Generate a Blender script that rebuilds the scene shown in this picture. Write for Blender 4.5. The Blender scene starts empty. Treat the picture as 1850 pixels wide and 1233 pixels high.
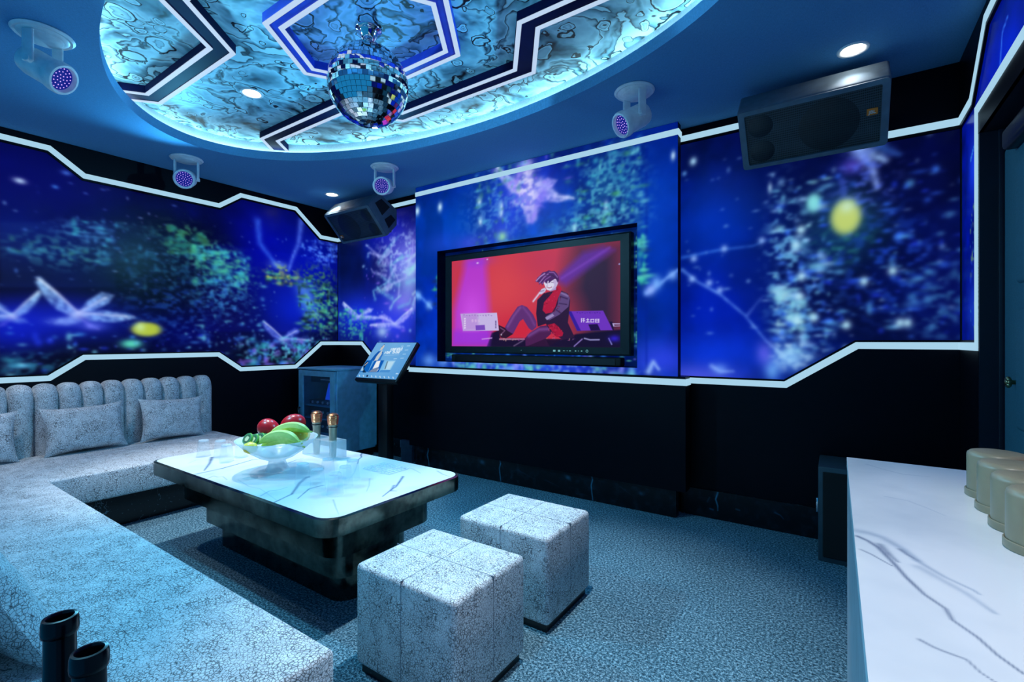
import bpy, bmesh, math, random
import numpy as np
from mathutils import Vector, Matrix

# =====================================================================
#  camera, world, exposure
# =====================================================================
scene = bpy.context.scene
COL = scene.collection
R = math.radians
cam_data = bpy.data.cameras.new('camera')
cam_data.sensor_width = 36.0
cam_data.lens = 36.0 * 860.0 / 1850.0
cam_data.clip_start = 0.02
cam = bpy.data.objects.new('camera', cam_data)
COL.objects.link(cam)
cam.location = (0, 0, 1.25)
cam.rotation_euler = (R(90), 0, R(34.2))
scene.camera = cam

world = bpy.data.worlds.new('world')
scene.world = world
world.use_nodes = True
world.node_tree.nodes['Background'].inputs[0].default_value = (0.015, 0.30, 0.70, 1)
world.node_tree.nodes['Background'].inputs[1].default_value = 0.65

scene.view_settings.view_transform = 'Standard'
scene.view_settings.look = 'None'
scene.view_settings.exposure = 0.0
scene.view_settings.gamma = 1.0
scene.view_settings.use_curve_mapping = False
scene.cycles.max_bounces = 8
scene.cycles.diffuse_bounces = 4
scene.cycles.glossy_bounces = 4
scene.cycles.transmission_bounces = 6
scene.cycles.transparent_max_bounces = 16
scene.cycles.sample_clamp_indirect = 4.0
scene.cycles.caustics_reflective = False
scene.cycles.caustics_refractive = False

def lamp(name, kind, loc, color, power, target=None, size=0.05, angle=60, blend=0.5):
    l = bpy.data.lights.new(name, kind)
    l.color = color
    l.energy = power
    if kind == 'SPOT':
        l.spot_size = R(angle); l.spot_blend = blend; l.shadow_soft_size = size
    elif kind == 'POINT':
        l.shadow_soft_size = size
    o = bpy.data.objects.new(name, l)
    COL.objects.link(o)
    o.location = loc
    if target is not None:
        o.rotation_euler = (Vector(target) - Vector(loc)).to_track_quat('-Z', 'Y').to_euler()
    return o

CEIL = 2.80          # main ceiling
TOP = 2.965          # printed ceiling inside the oval recess
WX0, WX1, WY1, WY0 = -4.985, 0.572, 3.582, -0.60
OVC = (-2.15, 1.745); OVA = (2.05, 1.04)
# recessed downlights: x, y, ceiling height; last three unseen, added to brighten the room
DOWN = [(-4.40, 3.09, CEIL), (0.077, 3.11, CEIL), (-3.336, 1.71, TOP), (-0.96, 1.71, TOP), (0.077, 0.38, CEIL), (-4.40, 0.38, CEIL)]
DOWN_POWER = [22, 4, 240, 225, 110, 90]
DOWN_CONE = [80, 80, 54, 58, 74, 100]
# moving heads: x, y, aim direction
HEADS = [(-3.306, 0.657, (0.78, 0.62, -0.58)), (-4.555, 1.789, (0.90, -0.55, -0.35)),
         (-3.315, 2.864, (0.55, -0.80, -0.30)), (-1.031, 2.865, (-0.55, -0.75, -0.55))]
HEAD_POWER = [175, 70, 95, 150]
TEAL = [(0.24, 0.72, 1.0), (0.13, 0.62, 1.0), (0.12, 0.62, 1.0), (0.12, 0.62, 1.0)]
for (x, y, z), p, a in zip(DOWN, DOWN_POWER, DOWN_CONE):
    lamp('downlight_glow', 'SPOT', (x, y, z - 0.012), (0.93, 0.95, 1.0), p, (x, y, 0), 0.04, a, 0.6)

# =====================================================================
#  helpers
# =====================================================================
def lin(c):
    out = []
    for v in c[:3]:
        v = v / 255.0
        out.append(v / 12.92 if v <= 0.04045 else ((v + 0.055) / 1.055) ** 2.4)
    return tuple(out) + (1.0,)

class MB:
    """collects shapes (world coordinates) and links them as ONE mesh object"""
    def __init__(self):
        self.bm = bmesh.new()
    def merge(self, t, M=None):
        if M is not None:
            bmesh.ops.transform(t, matrix=M, verts=t.verts[:])
        me = bpy.data.meshes.new('tmp'); t.to_mesh(me); t.free()
        self.bm.from_mesh(me); bpy.data.meshes.remove(me)
        return self
    def box(self, c, s, bev=0.0, seg=2, M=None):
        t = bmesh.new()
        bmesh.ops.create_cube(t, size=1.0)
        bmesh.ops.scale(t, vec=s, verts=t.verts[:])
        if bev > 0:
            bmesh.ops.bevel(t, geom=t.edges[:] , offset=bev, segments=seg, profile=0.5, affect='EDGES')
        bmesh.ops.translate(t, vec=c, verts=t.verts[:])
        return self.merge(t, M)
    def span(self, a, b, bev=0.0, seg=2, M=None):
        c = [(a[i] + b[i]) / 2 for i in range(3)]; s = [abs(b[i] - a[i]) for i in range(3)]
        return self.box(c, s, bev, seg, M)
    def cyl(self, p0, p1, r0, r1=None, n=24, cap=True):
        r1 = r0 if r1 is None else r1
        p0 = Vector(p0); p1 = Vector(p1); d = p1 - p0
        t = bmesh.new()
        bmesh.ops.create_cone(t, cap_ends=cap, segments=n, radius1=r0, radius2=r1, depth=d.length)
        M = Matrix.Translation((p0 + p1) / 2) @ d.to_track_quat('Z', 'Y').to_matrix().to_4x4()
        return self.merge(t, M)
    def lathe(self, prof, n=40, M=None, cap0=False, cap1=False):
        t = bmesh.new(); rings = []
        for r, z in prof:
            if r < 1e-6:
                rings.append([t.verts.new((0, 0, z))])
            else:
                rings.append([t.verts.new((r * math.cos(2 * math.pi * i / n), r * math.sin(2 * math.pi * i / n), z)) for i in range(n)])
        for a, b in zip(rings, rings[1:]):
            for i in range(n):
                j = (i + 1) % n
                if len(a) == 1 and len(b) == 1: continue
                if len(a) == 1: t.faces.new((a[0], b[j], b[i]))
                elif len(b) == 1: t.faces.new((a[i], a[j], b[0]))
                else: t.faces.new((a[i], a[j], b[j], b[i]))
        if cap0 and len(rings[0]) > 1: t.faces.new(list(reversed(rings[0])))
        if cap1 and len(rings[-1]) > 1: t.faces.new(rings[-1])
        bmesh.ops.recalc_face_normals(t, faces=t.faces[:])
        return self.merge(t, M)
    def prism(self, pts, h0, h1, plane='xy', bev=0.0, seg=2, M=None):
        """polygon pts extruded between h0 and h1 along the plane's normal"""
        t = bmesh.new()
        def co(p, h):
            return {'xy': (p[0], p[1], h), 'xz': (p[0], h, p[1]), 'yz': (h, p[0], p[1])}[plane]
        a = [t.verts.new(co(p, h0)) for p in pts]; b = [t.verts.new(co(p, h1)) for p in pts]
        n = len(pts)
        t.faces.new(a); t.faces.new(list(reversed(b)))
        for i in range(n):
            t.faces.new((a[i], b[i], b[(i + 1) % n], a[(i + 1) % n]))
        bmesh.ops.recalc_face_normals(t, faces=t.faces[:])
        if bev > 0:
            bmesh.ops.bevel(t, geom=t.edges[:], offset=bev, segments=seg, profile=0.5, affect='EDGES')
        return self.merge(t, M)
    def ellipsoid(self, c, r, M=None, u=24, v=16):
        t = bmesh.new()
        bmesh.ops.create_uvsphere(t, u_segments=u, v_segments=v, radius=1.0)
        bmesh.ops.scale(t, vec=r if hasattr(r, '__len__') else (r, r, r), verts=t.verts[:])
        T = Matrix.Translation(c)
        return self.merge(t, T if M is None else T @ M)
    def tube(self, pts, rad, n=12, cap=True):
        pts = [Vector(p) for p in pts]
        rad = rad if hasattr(rad, '__len__') else [rad] * len(pts)
        t = bmesh.new(); rings = []; up = Vector((0, 0, 1))
        for i, p in enumerate(pts):
            d = (pts[min(i + 1, len(pts) - 1)] - pts[max(i - 1, 0)]).normalized()
            s = d.cross(up)
            if s.length < 1e-4: s = d.cross(Vector((0, 1, 0)))
            s.normalize(); w = s.cross(d)
            rings.append([t.verts.new(p + rad[i] * (math.cos(2 * math.pi * k / n) * s + math.sin(2 * math.pi * k / n) * w)) for k in range(n)])
        for a, b in zip(rings, rings[1:]):
            for k in range(n):
                t.faces.new((a[k], a[(k + 1) % n], b[(k + 1) % n], b[k]))
        if cap:
            t.faces.new(list(reversed(rings[0]))); t.faces.new(rings[-1])
        bmesh.ops.recalc_face_normals(t, faces=t.faces[:])
        return self.merge(t)
    def build(self, name, mat, parent=None, smooth=35):
        me = bpy.data.meshes.new(name)
        if parent is not None:
            p = parent; off = Vector((0, 0, 0))
            while p is not None:
                off += p.location; p = p.parent
            bmesh.ops.translate(self.bm, vec=-off, verts=self.bm.verts[:])
        self.bm.to_mesh(me); self.bm.free()
        return finish(name, me, mat, parent, smooth)

def finish(name, me, mat, parent=None, smooth=35):
    if mat is not None: me.materials.append(mat)
    if smooth:
        me.polygons.foreach_set('use_smooth', [True] * len(me.polygons))
        me.set_sharp_from_angle(angle=R(smooth))
    o = bpy.data.objects.new(name, me)
    COL.objects.link(o)
    if parent is not None: o.parent = parent
    return o

def tag(o, label, cat=None, group=None):
    o['label'] = label
    if cat: o['category'] = cat
    if group: o['group'] = group
    return o
def thing(name, label, cat, loc=(0, 0, 0), group=None):
    o = bpy.data.objects.new(name, None); COL.objects.link(o)
    o.empty_display_size = 0.05
    o.location = loc
    return tag(o, label, cat, group)
def structure(o):
    o['kind'] = 'structure'
    return o
def dup(root, loc, label=None, rotz=None):
    """copy of a thing with copies of its parts and sub-parts"""
    def cp(o, parent):
        c = o.copy(); COL.objects.link(c)
        if parent is not None: c.parent = parent
        for ch in list(o.children): cp(ch, c)
        return c
    r = cp(root, None)
    r.location = loc
    if rotz is not None: r.rotation_euler = (0, 0, rotz)
    if label: r['label'] = label
    return r

def offset_path(pts, w):
    """mitred parallel of an open polyline, w to the right of its direction"""
    out = []
    for i, p in enumerate(pts):
        p = Vector(p)
        ds = []
        if i > 0: ds.append((p - Vector(pts[i - 1])).normalized())
        if i < len(pts) - 1: ds.append((Vector(pts[i + 1]) - p).normalized())
        ns = [Vector((d.y, -d.x)) for d in ds]
        n = ns[0] if len(ns) == 1 else (ns[0] + ns[1]).normalized()
        k = 1.0 if len(ns) == 1 else 1.0 / max(0.3, n.dot(ns[0]))
        q = p + n * w * k
        out.append((q.x, q.y))
    return out
def offset_loop(pts, w):
    """mitred inset (w > 0) of a closed anticlockwise polygon"""
    n = len(pts); out = []
    for i in range(n):
        p = Vector(pts[i]); a = Vector(pts[i - 1]); b = Vector(pts[(i + 1) % n])
        d0 = (p - a).normalized(); d1 = (b - p).normalized()
        n0 = Vector((-d0.y, d0.x)); n1 = Vector((-d1.y, d1.x)); m = (n0 + n1).normalized()
        q = p + m * w / max(0.3, m.dot(n0)); out.append((q.x, q.y))
    return out
def rrect(x0, y0, x1, y1, r, n=8):
    out = []
    for cx, cy, a0 in ((x1 - r, y1 - r, 0), (x0 + r, y1 - r, 90), (x0 + r, y0 + r, 180), (x1 - r, y0 + r, 270)):
        for k in range(n + 1):
            a = R(a0 + 90.0 * k / n); out.append((cx + r * math.cos(a), cy + r * math.sin(a)))
    return out

# =====================================================================
#  materials
# =====================================================================
class NT:
    def __init__(self, name):
        self.m = bpy.data.materials.new(name); self.m.use_nodes = True
        self.t = self.m.node_tree; self.b = self.t.nodes['Principled BSDF']
        self.out = self.t.nodes['Material Output']
    def n(self, typ, **kw):
        nd = self.t.nodes.new(typ)
        for k, v in kw.items():
            if k.startswith('i_'):
                key = k[2:]; key = int(key) if key.isdigit() else key.replace('_', ' ')
                nd.inputs[key].default_value = v
            else: setattr(nd, k, v)
        return nd
    def l(self, a, b): self.t.links.new(a, b)
    def math(self, op, a, b=None, clamp=False):
        nd = self.n('ShaderNodeMath', operation=op, use_clamp=clamp)
        for i, v in enumerate((a, b)):
            if v is None: continue
            if isinstance(v, (int, float)): nd.inputs[i].default_value = v
            else: self.l(v, nd.inputs[i])
        return nd.outputs[0]
    def ramp(self, fac, stops, interp='LINEAR'):
        nd = self.n('ShaderNodeValToRGB'); cr = nd.color_ramp; cr.interpolation = interp
        while len(cr.elements) < len(stops): cr.elements.new(0.5)
        for e, (p, c) in zip(cr.elements, stops):
            e.position = p; e.color = c
        self.l(fac, nd.inputs[0]); return nd.outputs[0]
    def mix(self, fac, a, b):
        nd = self.n('ShaderNodeMix', data_type='RGBA')
        for i, v in ((0, fac), (6, a), (7, b)):
            if isinstance(v, (int, float, tuple)): nd.inputs[i].default_value = v
            else: self.l(v, nd.inputs[i])
        return nd.outputs[2]
    def coord(self, kind='Object', scale=None):
        tc = self.n('ShaderNodeTexCoord').outputs[kind]
        if scale:
            mp = self.n('ShaderNodeMapping'); mp.inputs['Scale'].default_value = scale
            self.l(tc, mp.inputs[0]); return mp.outputs[0]
        return tc
    def noise(self, vec, scale, detail=3, rough=0.5, dist=0.0):
        nd = self.n('ShaderNodeTexNoise'); nd.inputs['Scale'].default_value = scale
        nd.inputs['Detail'].default_value = detail; nd.inputs['Roughness'].default_value = rough
        nd.inputs['Distortion'].default_value = dist
        self.l(vec, nd.inputs['Vector']); return nd
    def bump(self, h, strength=0.3, dist=0.01):
        nd = self.n('ShaderNodeBump'); nd.inputs['Strength'].default_value = strength; nd.inputs['Distance'].default_value = dist
        self.l(h, nd.inputs['Height']); self.l(nd.outputs[0], self.b.inputs['Normal'])

def plain(name, col, rough=0.5, metal=0.0, spec=0.5, var=0.06, scale=18, coat=0.0):
    """simple surface with a little procedural unevenness"""
    k = NT(name); v = k.noise(k.coord(), scale, 3)
    c = lin(col); d = tuple(max(0, x * (1 - 2 * var)) for x in c[:3]) + (1,); e = tuple(min(1, x * (1 + 2 * var)) for x in c[:3]) + (1,)
    k.l(k.ramp(v.outputs[0], [(0.3, d), (0.7, e)]), k.b.inputs['Base Color'])
    k.b.inputs['Roughness'].default_value = rough; k.b.inputs['Metallic'].default_value = metal
    k.b.inputs['Specular IOR Level'].default_value = spec; k.b.inputs['Coat Weight'].default_value = coat
    return k.m
def glow(name, col, strength):
    k = NT(name); c = lin(col)
    k.b.inputs['Base Color'].default_value = (0.02, 0.02, 0.02, 1); k.b.inputs['Roughness'].default_value = 0.6; k.b.inputs['Specular IOR Level'].default_value = 0.1
    k.b.inputs['Emission Color'].default_value = c; k.b.inputs['Emission Strength'].default_value = strength
    return k.m
def glass(name, tint=(0.90, 0.95, 0.98, 1), fog=0.15, rough=0.05, edge=0.5):
    k = NT(name)
    tr = k.n('ShaderNodeBsdfTransparent'); tr.inputs[0].default_value = tint
    gl = k.n('ShaderNodeBsdfGlossy'); gl.inputs['Roughness'].default_value = rough; gl.inputs['Color'].default_value = (0.95, 0.97, 1, 1)
    df = k.n('ShaderNodeBsdfDiffuse'); df.inputs[0].default_value = (0.86, 0.94, 0.97, 1)
    fc = k.n('ShaderNodeLayerWeight'); fc.inputs[0].default_value = 0.5
    fr = k.math('ADD', k.math('MULTIPLY', k.math('POWER', fc.outputs['Facing'], 5.0), edge), 0.03, True)
    m1 = k.n('ShaderNodeMixShader'); m1.inputs[0].default_value = fog
    k.l(tr.outputs[0], m1.inputs[1]); k.l(df.outputs[0], m1.inputs[2])
    m2 = k.n('ShaderNodeMixShader'); k.l(fr, m2.inputs[0]); k.l(m1.outputs[0], m2.inputs[1]); k.l(gl.outputs[0], m2.inputs[2])
    k.l(m2.outputs[0], k.out.inputs[0]); return k.m

def leather():
    k = NT('crackled_leather'); co = k.coord()
    warp = k.noise(co, 7, 3); mx = k.n('ShaderNodeVectorMath', operation='SCALE'); mx.inputs['Scale'].default_value = 0.05
    k.l(warp.outputs['Color'], mx.inputs[0])
    ad = k.n('ShaderNodeVectorMath', operation='ADD'); k.l(co, ad.inputs[0]); k.l(mx.outputs[0], ad.inputs[1])
    def crack(scale, width, mask_scale, lo, hi):
        v = k.n('ShaderNodeTexVoronoi', feature='DISTANCE_TO_EDGE'); v.inputs['Scale'].default_value = scale
        v.inputs['Randomness'].default_value = 1.0
        k.l(ad.outputs[0], v.inputs['Vector'])
        m = k.noise(ad.outputs[0], mask_scale, 4, 0.65)
        w = k.n('ShaderNodeMapRange'); w.inputs[1].default_value = lo; w.inputs[2].default_value = hi; w.inputs[3].default_value = width * 0.15; w.inputs[4].default_value = width
        k.l(m.outputs[0], w.inputs[0])
        q = k.math('DIVIDE', v.outputs['Distance'], w.outputs[0])
        return k.math('SUBTRACT', 1.0, q, True)
    c1 = crack(108, 0.165, 13, 0.30, 0.64); c2 = crack(44, 0.06, 6, 0.44, 0.68)
    cr = k.math('MAXIMUM', c1, c2)
    # long thin creases
    st = k.noise(k.coord(scale=(1.0, 1.0, 1.0)), 6.5, 2, 0.5, 0.6)
    rid = k.math('ABSOLUTE', k.math('SUBTRACT', st.outputs[0], 0.5))
    gate = k.noise(co, 9, 2); g2 = k.math('GREATER_THAN', gate.outputs[0], 0.60)
    crease = k.math('MULTIPLY', k.math('SUBTRACT', 1.0, k.math('DIVIDE', rid, 0.006), True), g2)
    cr = k.math('MAXIMUM', cr, k.math('MULTIPLY', crease, 0.8))
    tone = k.noise(co, 14, 4, 0.6)
    light = k.ramp(tone.outputs[0], [(0.3, lin((204, 214, 220))), (0.7, lin((238, 244, 248)))])
    k.l(k.mix(k.math('MULTIPLY', cr, 0.95), light, lin((14, 24, 36))), k.b.inputs['Base Color'])
    k.b.inputs['Roughness'].default_value = 0.55; k.b.inputs['Specular IOR Level'].default_value = 0.3
    k.bump(k.math('SUBTRACT', 1.0, cr), 0.35, 0.004)
    return k.m
def carpet():
    k = NT('flecked_carpet'); co = k.coord()
    a = k.noise(co, 95, 3, 0.7); b = k.noise(co, 2.5, 3); c = k.noise(co, 210, 2, 0.6)
    s = k.math('ADD', k.math('MULTIPLY', a.outputs[0], 0.65), k.math('MULTIPLY', c.outputs[0], 0.35))
    s = k.math('ADD', s, k.math('MULTIPLY', k.math('SUBTRACT', b.outputs[0], 0.5), 0.06))
    k.l(k.ramp(s, [(0.38, lin((24, 46, 58))), (0.50, lin((78, 120, 138))), (0.60, lin((160, 202, 218)))]), k.b.inputs['Base Color'])
    k.b.inputs['Roughness'].default_value = 0.95; k.b.inputs['Specular IOR Level'].default_value = 0.1
    k.bump(a.outputs[0], 0.8, 0.01); return k.m
def painted_marble(nm='veined_white_marble', rough=0.16):
    """polished marble whose veins are stored on the mesh"""
    k = NT(nm); a = k.n('ShaderNodeAttribute'); a.attribute_name = 'picture'
    k.l(a.outputs['Color'], k.b.inputs['Base Color']); k.b.inputs['Roughness'].default_value = rough; k.b.inputs['Specular IOR Level'].default_value = 0.35
    return k.m
def black_marble():
    k = NT('black_marble'); co = k.coord()
    n1 = k.noise(k.coord(scale=(1.6, 1.6, 0.9)), 4.5, 6, 0.6, 0.5); rid = k.math('ABSOLUTE', k.math('SUBTRACT', n1.outputs[0], 0.5))
    gate = k.noise(co, 6, 2); g = k.math('GREATER_THAN', gate.outputs[0], 0.56)
    v = k.math('MULTIPLY', k.math('SUBTRACT', 1.0, k.math('DIVIDE', rid, 0.006), True), g)
    sp = k.noise(co, 60, 2); s2 = k.math('GREATER_THAN', sp.outputs[0], 0.70)
    v = k.math('MAXIMUM', v, k.math('MULTIPLY', s2, 0.35))
    k.l(k.mix(v, lin((9, 13, 20)), lin((128, 158, 176))), k.b.inputs['Base Color'])
    k.b.inputs['Roughness'].default_value = 0.3; return k.m
def dark_metal():
    k = NT('smoked_bronze_metal'); co = k.coord()
    n1 = k.noise(co, 9, 5, 0.65)
    k.l(k.ramp(n1.outputs[0], [(0.35, lin((58, 64, 60))), (0.65, lin((112, 118, 108)))]), k.b.inputs['Base Color'])
    k.b.inputs['Metallic'].default_value = 1.0
    k.l(k.ramp(n1.outputs[0], [(0.3, (0.10, 0.10, 0.10, 1)), (0.7, (0.24, 0.24, 0.24, 1))]), k.b.inputs['Roughness'])
    return k.m
def agate(name, tint):
    """marbled print: pale ringed cells with dark outlines in a streaked ground"""
    k = NT(name); co = k.coord()
    w = k.noise(co, 2.2, 4, 0.6); sc = k.n('ShaderNodeVectorMath', operation='SCALE'); sc.inputs['Scale'].default_value = 0.30; k.l(w.outputs['Color'], sc.inputs[0])
    ad = k.n('ShaderNodeVectorMath', operation='ADD'); k.l(co, ad.inputs[0]); k.l(sc.outputs[0], ad.inputs[1])
    T = lambda c: lin(tuple(int(a * b) for a, b in zip(c, tint)))
    dark = T((10, 22, 34)); mid = T((104, 134, 146)); light = T((236, 248, 250)); grey = T((176, 204, 214))
    g = k.noise(ad.outputs[0], 3.4, 3, 0.5, 0.6)
    col = k.ramp(g.outputs[0], [(0.30, dark), (0.34, mid), (0.40, grey), (0.47, light), (0.50, mid), (0.512, dark), (0.525, light), (0.58, grey), (0.64, mid), (0.655, dark), (0.67, light)])
    for scale, keep in ((8.0, 0.30), (4.2, 0.38)):
        v = k.n('ShaderNodeTexVoronoi', feature='F1'); v.inputs['Scale'].default_value = scale; k.l(ad.outputs[0], v.inputs['Vector'])
        rgb = k.n('ShaderNodeSeparateColor'); k.l(v.outputs['Color'], rgb.inputs[0])
        rad = k.math('ADD', k.math('MULTIPLY', rgb.outputs[0], 0.22), 0.20)
        wob = k.noise(ad.outputs[0], scale * 1.7, 2); d = k.math('ADD', v.outputs['Distance'], k.math('MULTIPLY', k.math('SUBTRACT', wob.outputs[0], 0.5), 0.22))
        q = k.math('DIVIDE', d, rad)
        cell = k.ramp(q, [(0.0, dark), (0.16, mid), (0.22, dark), (0.27, light), (0.52, grey), (0.56, mid), (0.60, light), (0.84, light), (0.90, dark)])
        flat = k.ramp(q, [(0.0, light), (0.70, grey), (0.84, light), (0.90, dark)])
        cc = k.mix(k.math('GREATER_THAN', rgb.outputs[1], 0.5), cell, flat)
        m = k.math('MULTIPLY', k.math('LESS_THAN', q, 1.0), k.math('GREATER_THAN', rgb.outputs[2], keep))
        col = k.mix(m, col, cc)
    k.l(col, k.b.inputs['Base Color']); k.b.inputs['Roughness'].default_value = 0.5; k.b.inputs['Specular IOR Level'].default_value = 0.25
    return k.m
def fabric(name, col, rough=0.9):
    k = NT(name); co = k.coord()
    a = k.noise(k.coord(scale=(1, 7, 1)), 70, 3, 0.6); b = k.noise(k.coord(scale=(7, 1, 7)), 60, 3, 0.6); s = k.math('MULTIPLY', k.math('ADD', a.outputs[0], b.outputs[0]), 0.5)
    c = lin(col); k.l(k.ramp(s, [(0.35, tuple(x * 0.82 for x in c[:3]) + (1,)), (0.65, tuple(x * 1.18 for x in c[:3]) + (1,))]), k.b.inputs['Base Color'])
    k.b.inputs['Roughness'].default_value = rough; k.b.inputs['Specular IOR Level'].default_value = 0.15
    k.bump(s, 0.2, 0.003); return k.m
def grille_mat(nm='perforated_grille', c=(52, 66, 74)):
    k = NT(nm); co = k.coord()
    v = k.n('ShaderNodeTexVoronoi', feature='F1'); v.inputs['Scale'].default_value = 110; v.inputs['Randomness'].default_value = 0.0
    k.l(co, v.inputs['Vector'])
    h = k.math('LESS_THAN', v.outputs['Distance'], 0.42)
    k.l(k.mix(h, lin(c), lin((6, 9, 12))), k.b.inputs['Base Color'])
    k.b.inputs['Roughness'].default_value = 0.5; return k.m
def picture_mat(name, strength=1.0, gloss=0.25, spec=0.07):
    """a lit screen showing the colours stored on its mesh"""
    k = NT(name); a = k.n('ShaderNodeAttribute'); a.attribute_name = 'picture'
    k.l(a.outputs['Color'], k.b.inputs['Emission Color']); k.b.inputs['Emission Strength'].default_value = strength
    k.b.inputs['Base Color'].default_value = (0.004, 0.005, 0.01, 1)
    k.b.inputs['Roughness'].default_value = gloss; k.b.inputs['Specular IOR Level'].default_value = spec
    return k.m

M = {}
M['leather'] = leather(); M['carpet'] = carpet()
M['marble'] = painted_marble(); M['marble_face'] = painted_marble('veined_black_marble', 0.3); M['marble_edge'] = plain('white_marble_edge', (232, 237, 241), 0.25, var=0.01)
M['black_marble'] = black_marble(); M['metal'] = dark_metal()
M['agate'] = agate('marbled_print', (0.80, 0.97, 1.0)); M['agate_blue_lit'] = agate('marbled_print_blue_lit', (0.66, 0.80, 1.0))  # second print is the same one with blue light tinted into it
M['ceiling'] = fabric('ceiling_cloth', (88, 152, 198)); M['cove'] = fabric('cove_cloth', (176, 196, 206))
M['panel'] = plain('black_laminate', (3, 4, 15), 0.42, spec=0.15)
M['wall'] = plain('wall_plaster', (40, 44, 56), 0.8)
M['beam'] = plain('beam_navy', (8, 14, 58), 0.6, spec=0.08); M['hex'] = plain('hexagon_blue_lit', (34, 62, 190), 0.4)  # hexagon is the beam with blue light put into its colour
M['strip'] = glow('led_strip_white', (172, 216, 240), 0.92)
M['strip_top'] = glow('led_strip_ceiling', (196, 220, 250), 0.9)
M['cove_led'] = glow('cove_led', (190, 238, 246), 14.0)
M['blue_led'] = glow('blue_led', (40, 80, 255), 12.0)
M['housing'] = plain('pale_housing', (236, 242, 245), 0.38)
M['housing_dark'] = plain('housing_grey_blue', (70, 96, 116), 0.5)  # dark grey blue body colour of the audio units and floor box
M['speaker'] = plain('speaker_grey', (96, 116, 128), 0.6, spec=0.25); M['grille'] = grille_mat()
M['grille_dark'] = grille_mat('grille_over_cone', (32, 42, 48)); M['cone'] = plain('speaker_cone', (10, 14, 20), 0.7)
M['orange'] = plain('badge_orange', (226, 120, 30), 0.5); M['badge_white'] = plain('badge_white', (230, 236, 240), 0.5)
M['cabinet'] = plain('cabinet_grey_blue', (124, 190, 216), 0.42)
M['black'] = plain('black_plastic', (10, 11, 15), 0.35); M['matt_black'] = plain('matt_black', (6, 7, 10), 0.75)
M['bezel'] = plain('tv_bezel', (16, 26, 32), 0.45, spec=0.25)
M['chrome'] = plain('chrome', (225, 228, 232), 0.08, 1.0)
M['brass'] = plain('aged_brass', (150, 150, 110), 0.3, 1.0)
M['copper'] = plain('copper_mesh', (214, 132, 92), 0.28, 1.0); M['mic_body'] = plain('champagne_metal', (150, 146, 128), 0.35, 0.6)
M['mirror'] = plain('mirror_tile', (240, 242, 245), 0.03, 1.0, var=0.01)
M['grout'] = plain('mirror_ball_core', (120, 130, 142), 0.5)
M['cup'] = plain('dice_cup_taupe', (146, 136, 110), 0.36); M['bottle'] = plain('bottle_glass_black', (2, 3, 12), 0.22, spec=0.3)
M['glass'] = glass('clear_glass', (0.985, 0.995, 1.0, 1), 0.10, edge=0.35); M['bowl'] = glass('frosted_glass', (0.95, 0.98, 1.0, 1), 0.42, 0.2, 0.3)
M['acrylic'] = glass('acrylic', (0.96, 0.98, 1.0, 1), 0.26, 0.08, 0.4); M['pane'] = glass('cabinet_glass', (0.70, 0.82, 0.9, 1), 0.03, 0.03)
M['lens'] = glow('downlight_lens', (255, 248, 240), 14.0)
M['led_face'] = glow('led_face_blue', (12, 24, 150), 0.8); M['led_dot'] = glow('led_dot', (214, 170, 255), 1.1)
M['icon'] = glow('tv_icons', (120, 190, 200), 0.8)
M['picture'] = picture_mat('lit_screen'); M['tv'] = picture_mat('television_screen', 0.88, 0.4, 0.05)
M['pad'] = fabric('padded_teal', (60, 104, 118), 0.7); M['seam'] = plain('leather_seam', (96, 110, 124), 0.7); M['sub'] = plain('subwoofer_box', (46, 64, 74), 0.5); M['frame_dark'] = plain('door_frame_dark', (14, 18, 34), 0.4)

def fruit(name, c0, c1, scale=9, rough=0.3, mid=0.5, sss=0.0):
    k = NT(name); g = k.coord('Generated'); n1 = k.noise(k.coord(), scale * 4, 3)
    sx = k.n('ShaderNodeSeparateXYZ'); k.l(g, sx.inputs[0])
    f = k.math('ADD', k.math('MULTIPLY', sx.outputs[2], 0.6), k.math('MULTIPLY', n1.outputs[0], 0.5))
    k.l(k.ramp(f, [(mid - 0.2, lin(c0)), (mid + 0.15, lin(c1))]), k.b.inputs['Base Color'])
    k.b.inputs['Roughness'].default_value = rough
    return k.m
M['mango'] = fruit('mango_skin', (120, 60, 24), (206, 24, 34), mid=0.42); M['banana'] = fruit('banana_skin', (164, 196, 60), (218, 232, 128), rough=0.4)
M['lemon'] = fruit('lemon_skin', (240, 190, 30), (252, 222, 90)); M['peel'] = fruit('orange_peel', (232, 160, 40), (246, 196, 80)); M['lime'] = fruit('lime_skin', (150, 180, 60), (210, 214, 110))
M['kiwi_skin'] = plain('kiwi_rim', (96, 176, 60), 0.5)
def slice_mat(name, stops, seg=0):
    k = NT(name); co = k.coord('Object'); ln = k.n('ShaderNodeVectorMath', operation='LENGTH'); k.l(co, ln.inputs[0])
    n1 = k.noise(co, 160, 2); f = k.math('ADD', k.math('MULTIPLY', ln.outputs['Value'], 22.0), k.math('MULTIPLY', k.math('SUBTRACT', n1.outputs[0], 0.5), 0.25))
    k.l(k.ramp(f, stops), k.b.inputs['Base Color']); k.b.inputs['Roughness'].default_value = 0.25; return k.m
M['kiwi'] = slice_mat('kiwi_flesh', [(0.12, lin((232, 236, 190))), (0.30, lin((226, 232, 176))), (0.40, lin((60, 90, 60))), (0.62, lin((90, 150, 110))), (0.85, lin((96, 180, 70)))])
M['orange_flesh'] = slice_mat('orange_flesh', [(0.05, lin((250, 240, 200))), (0.12, lin((248, 206, 96))), (0.80, lin((246, 200, 90))), (0.90, lin((252, 236, 180)))])
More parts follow.
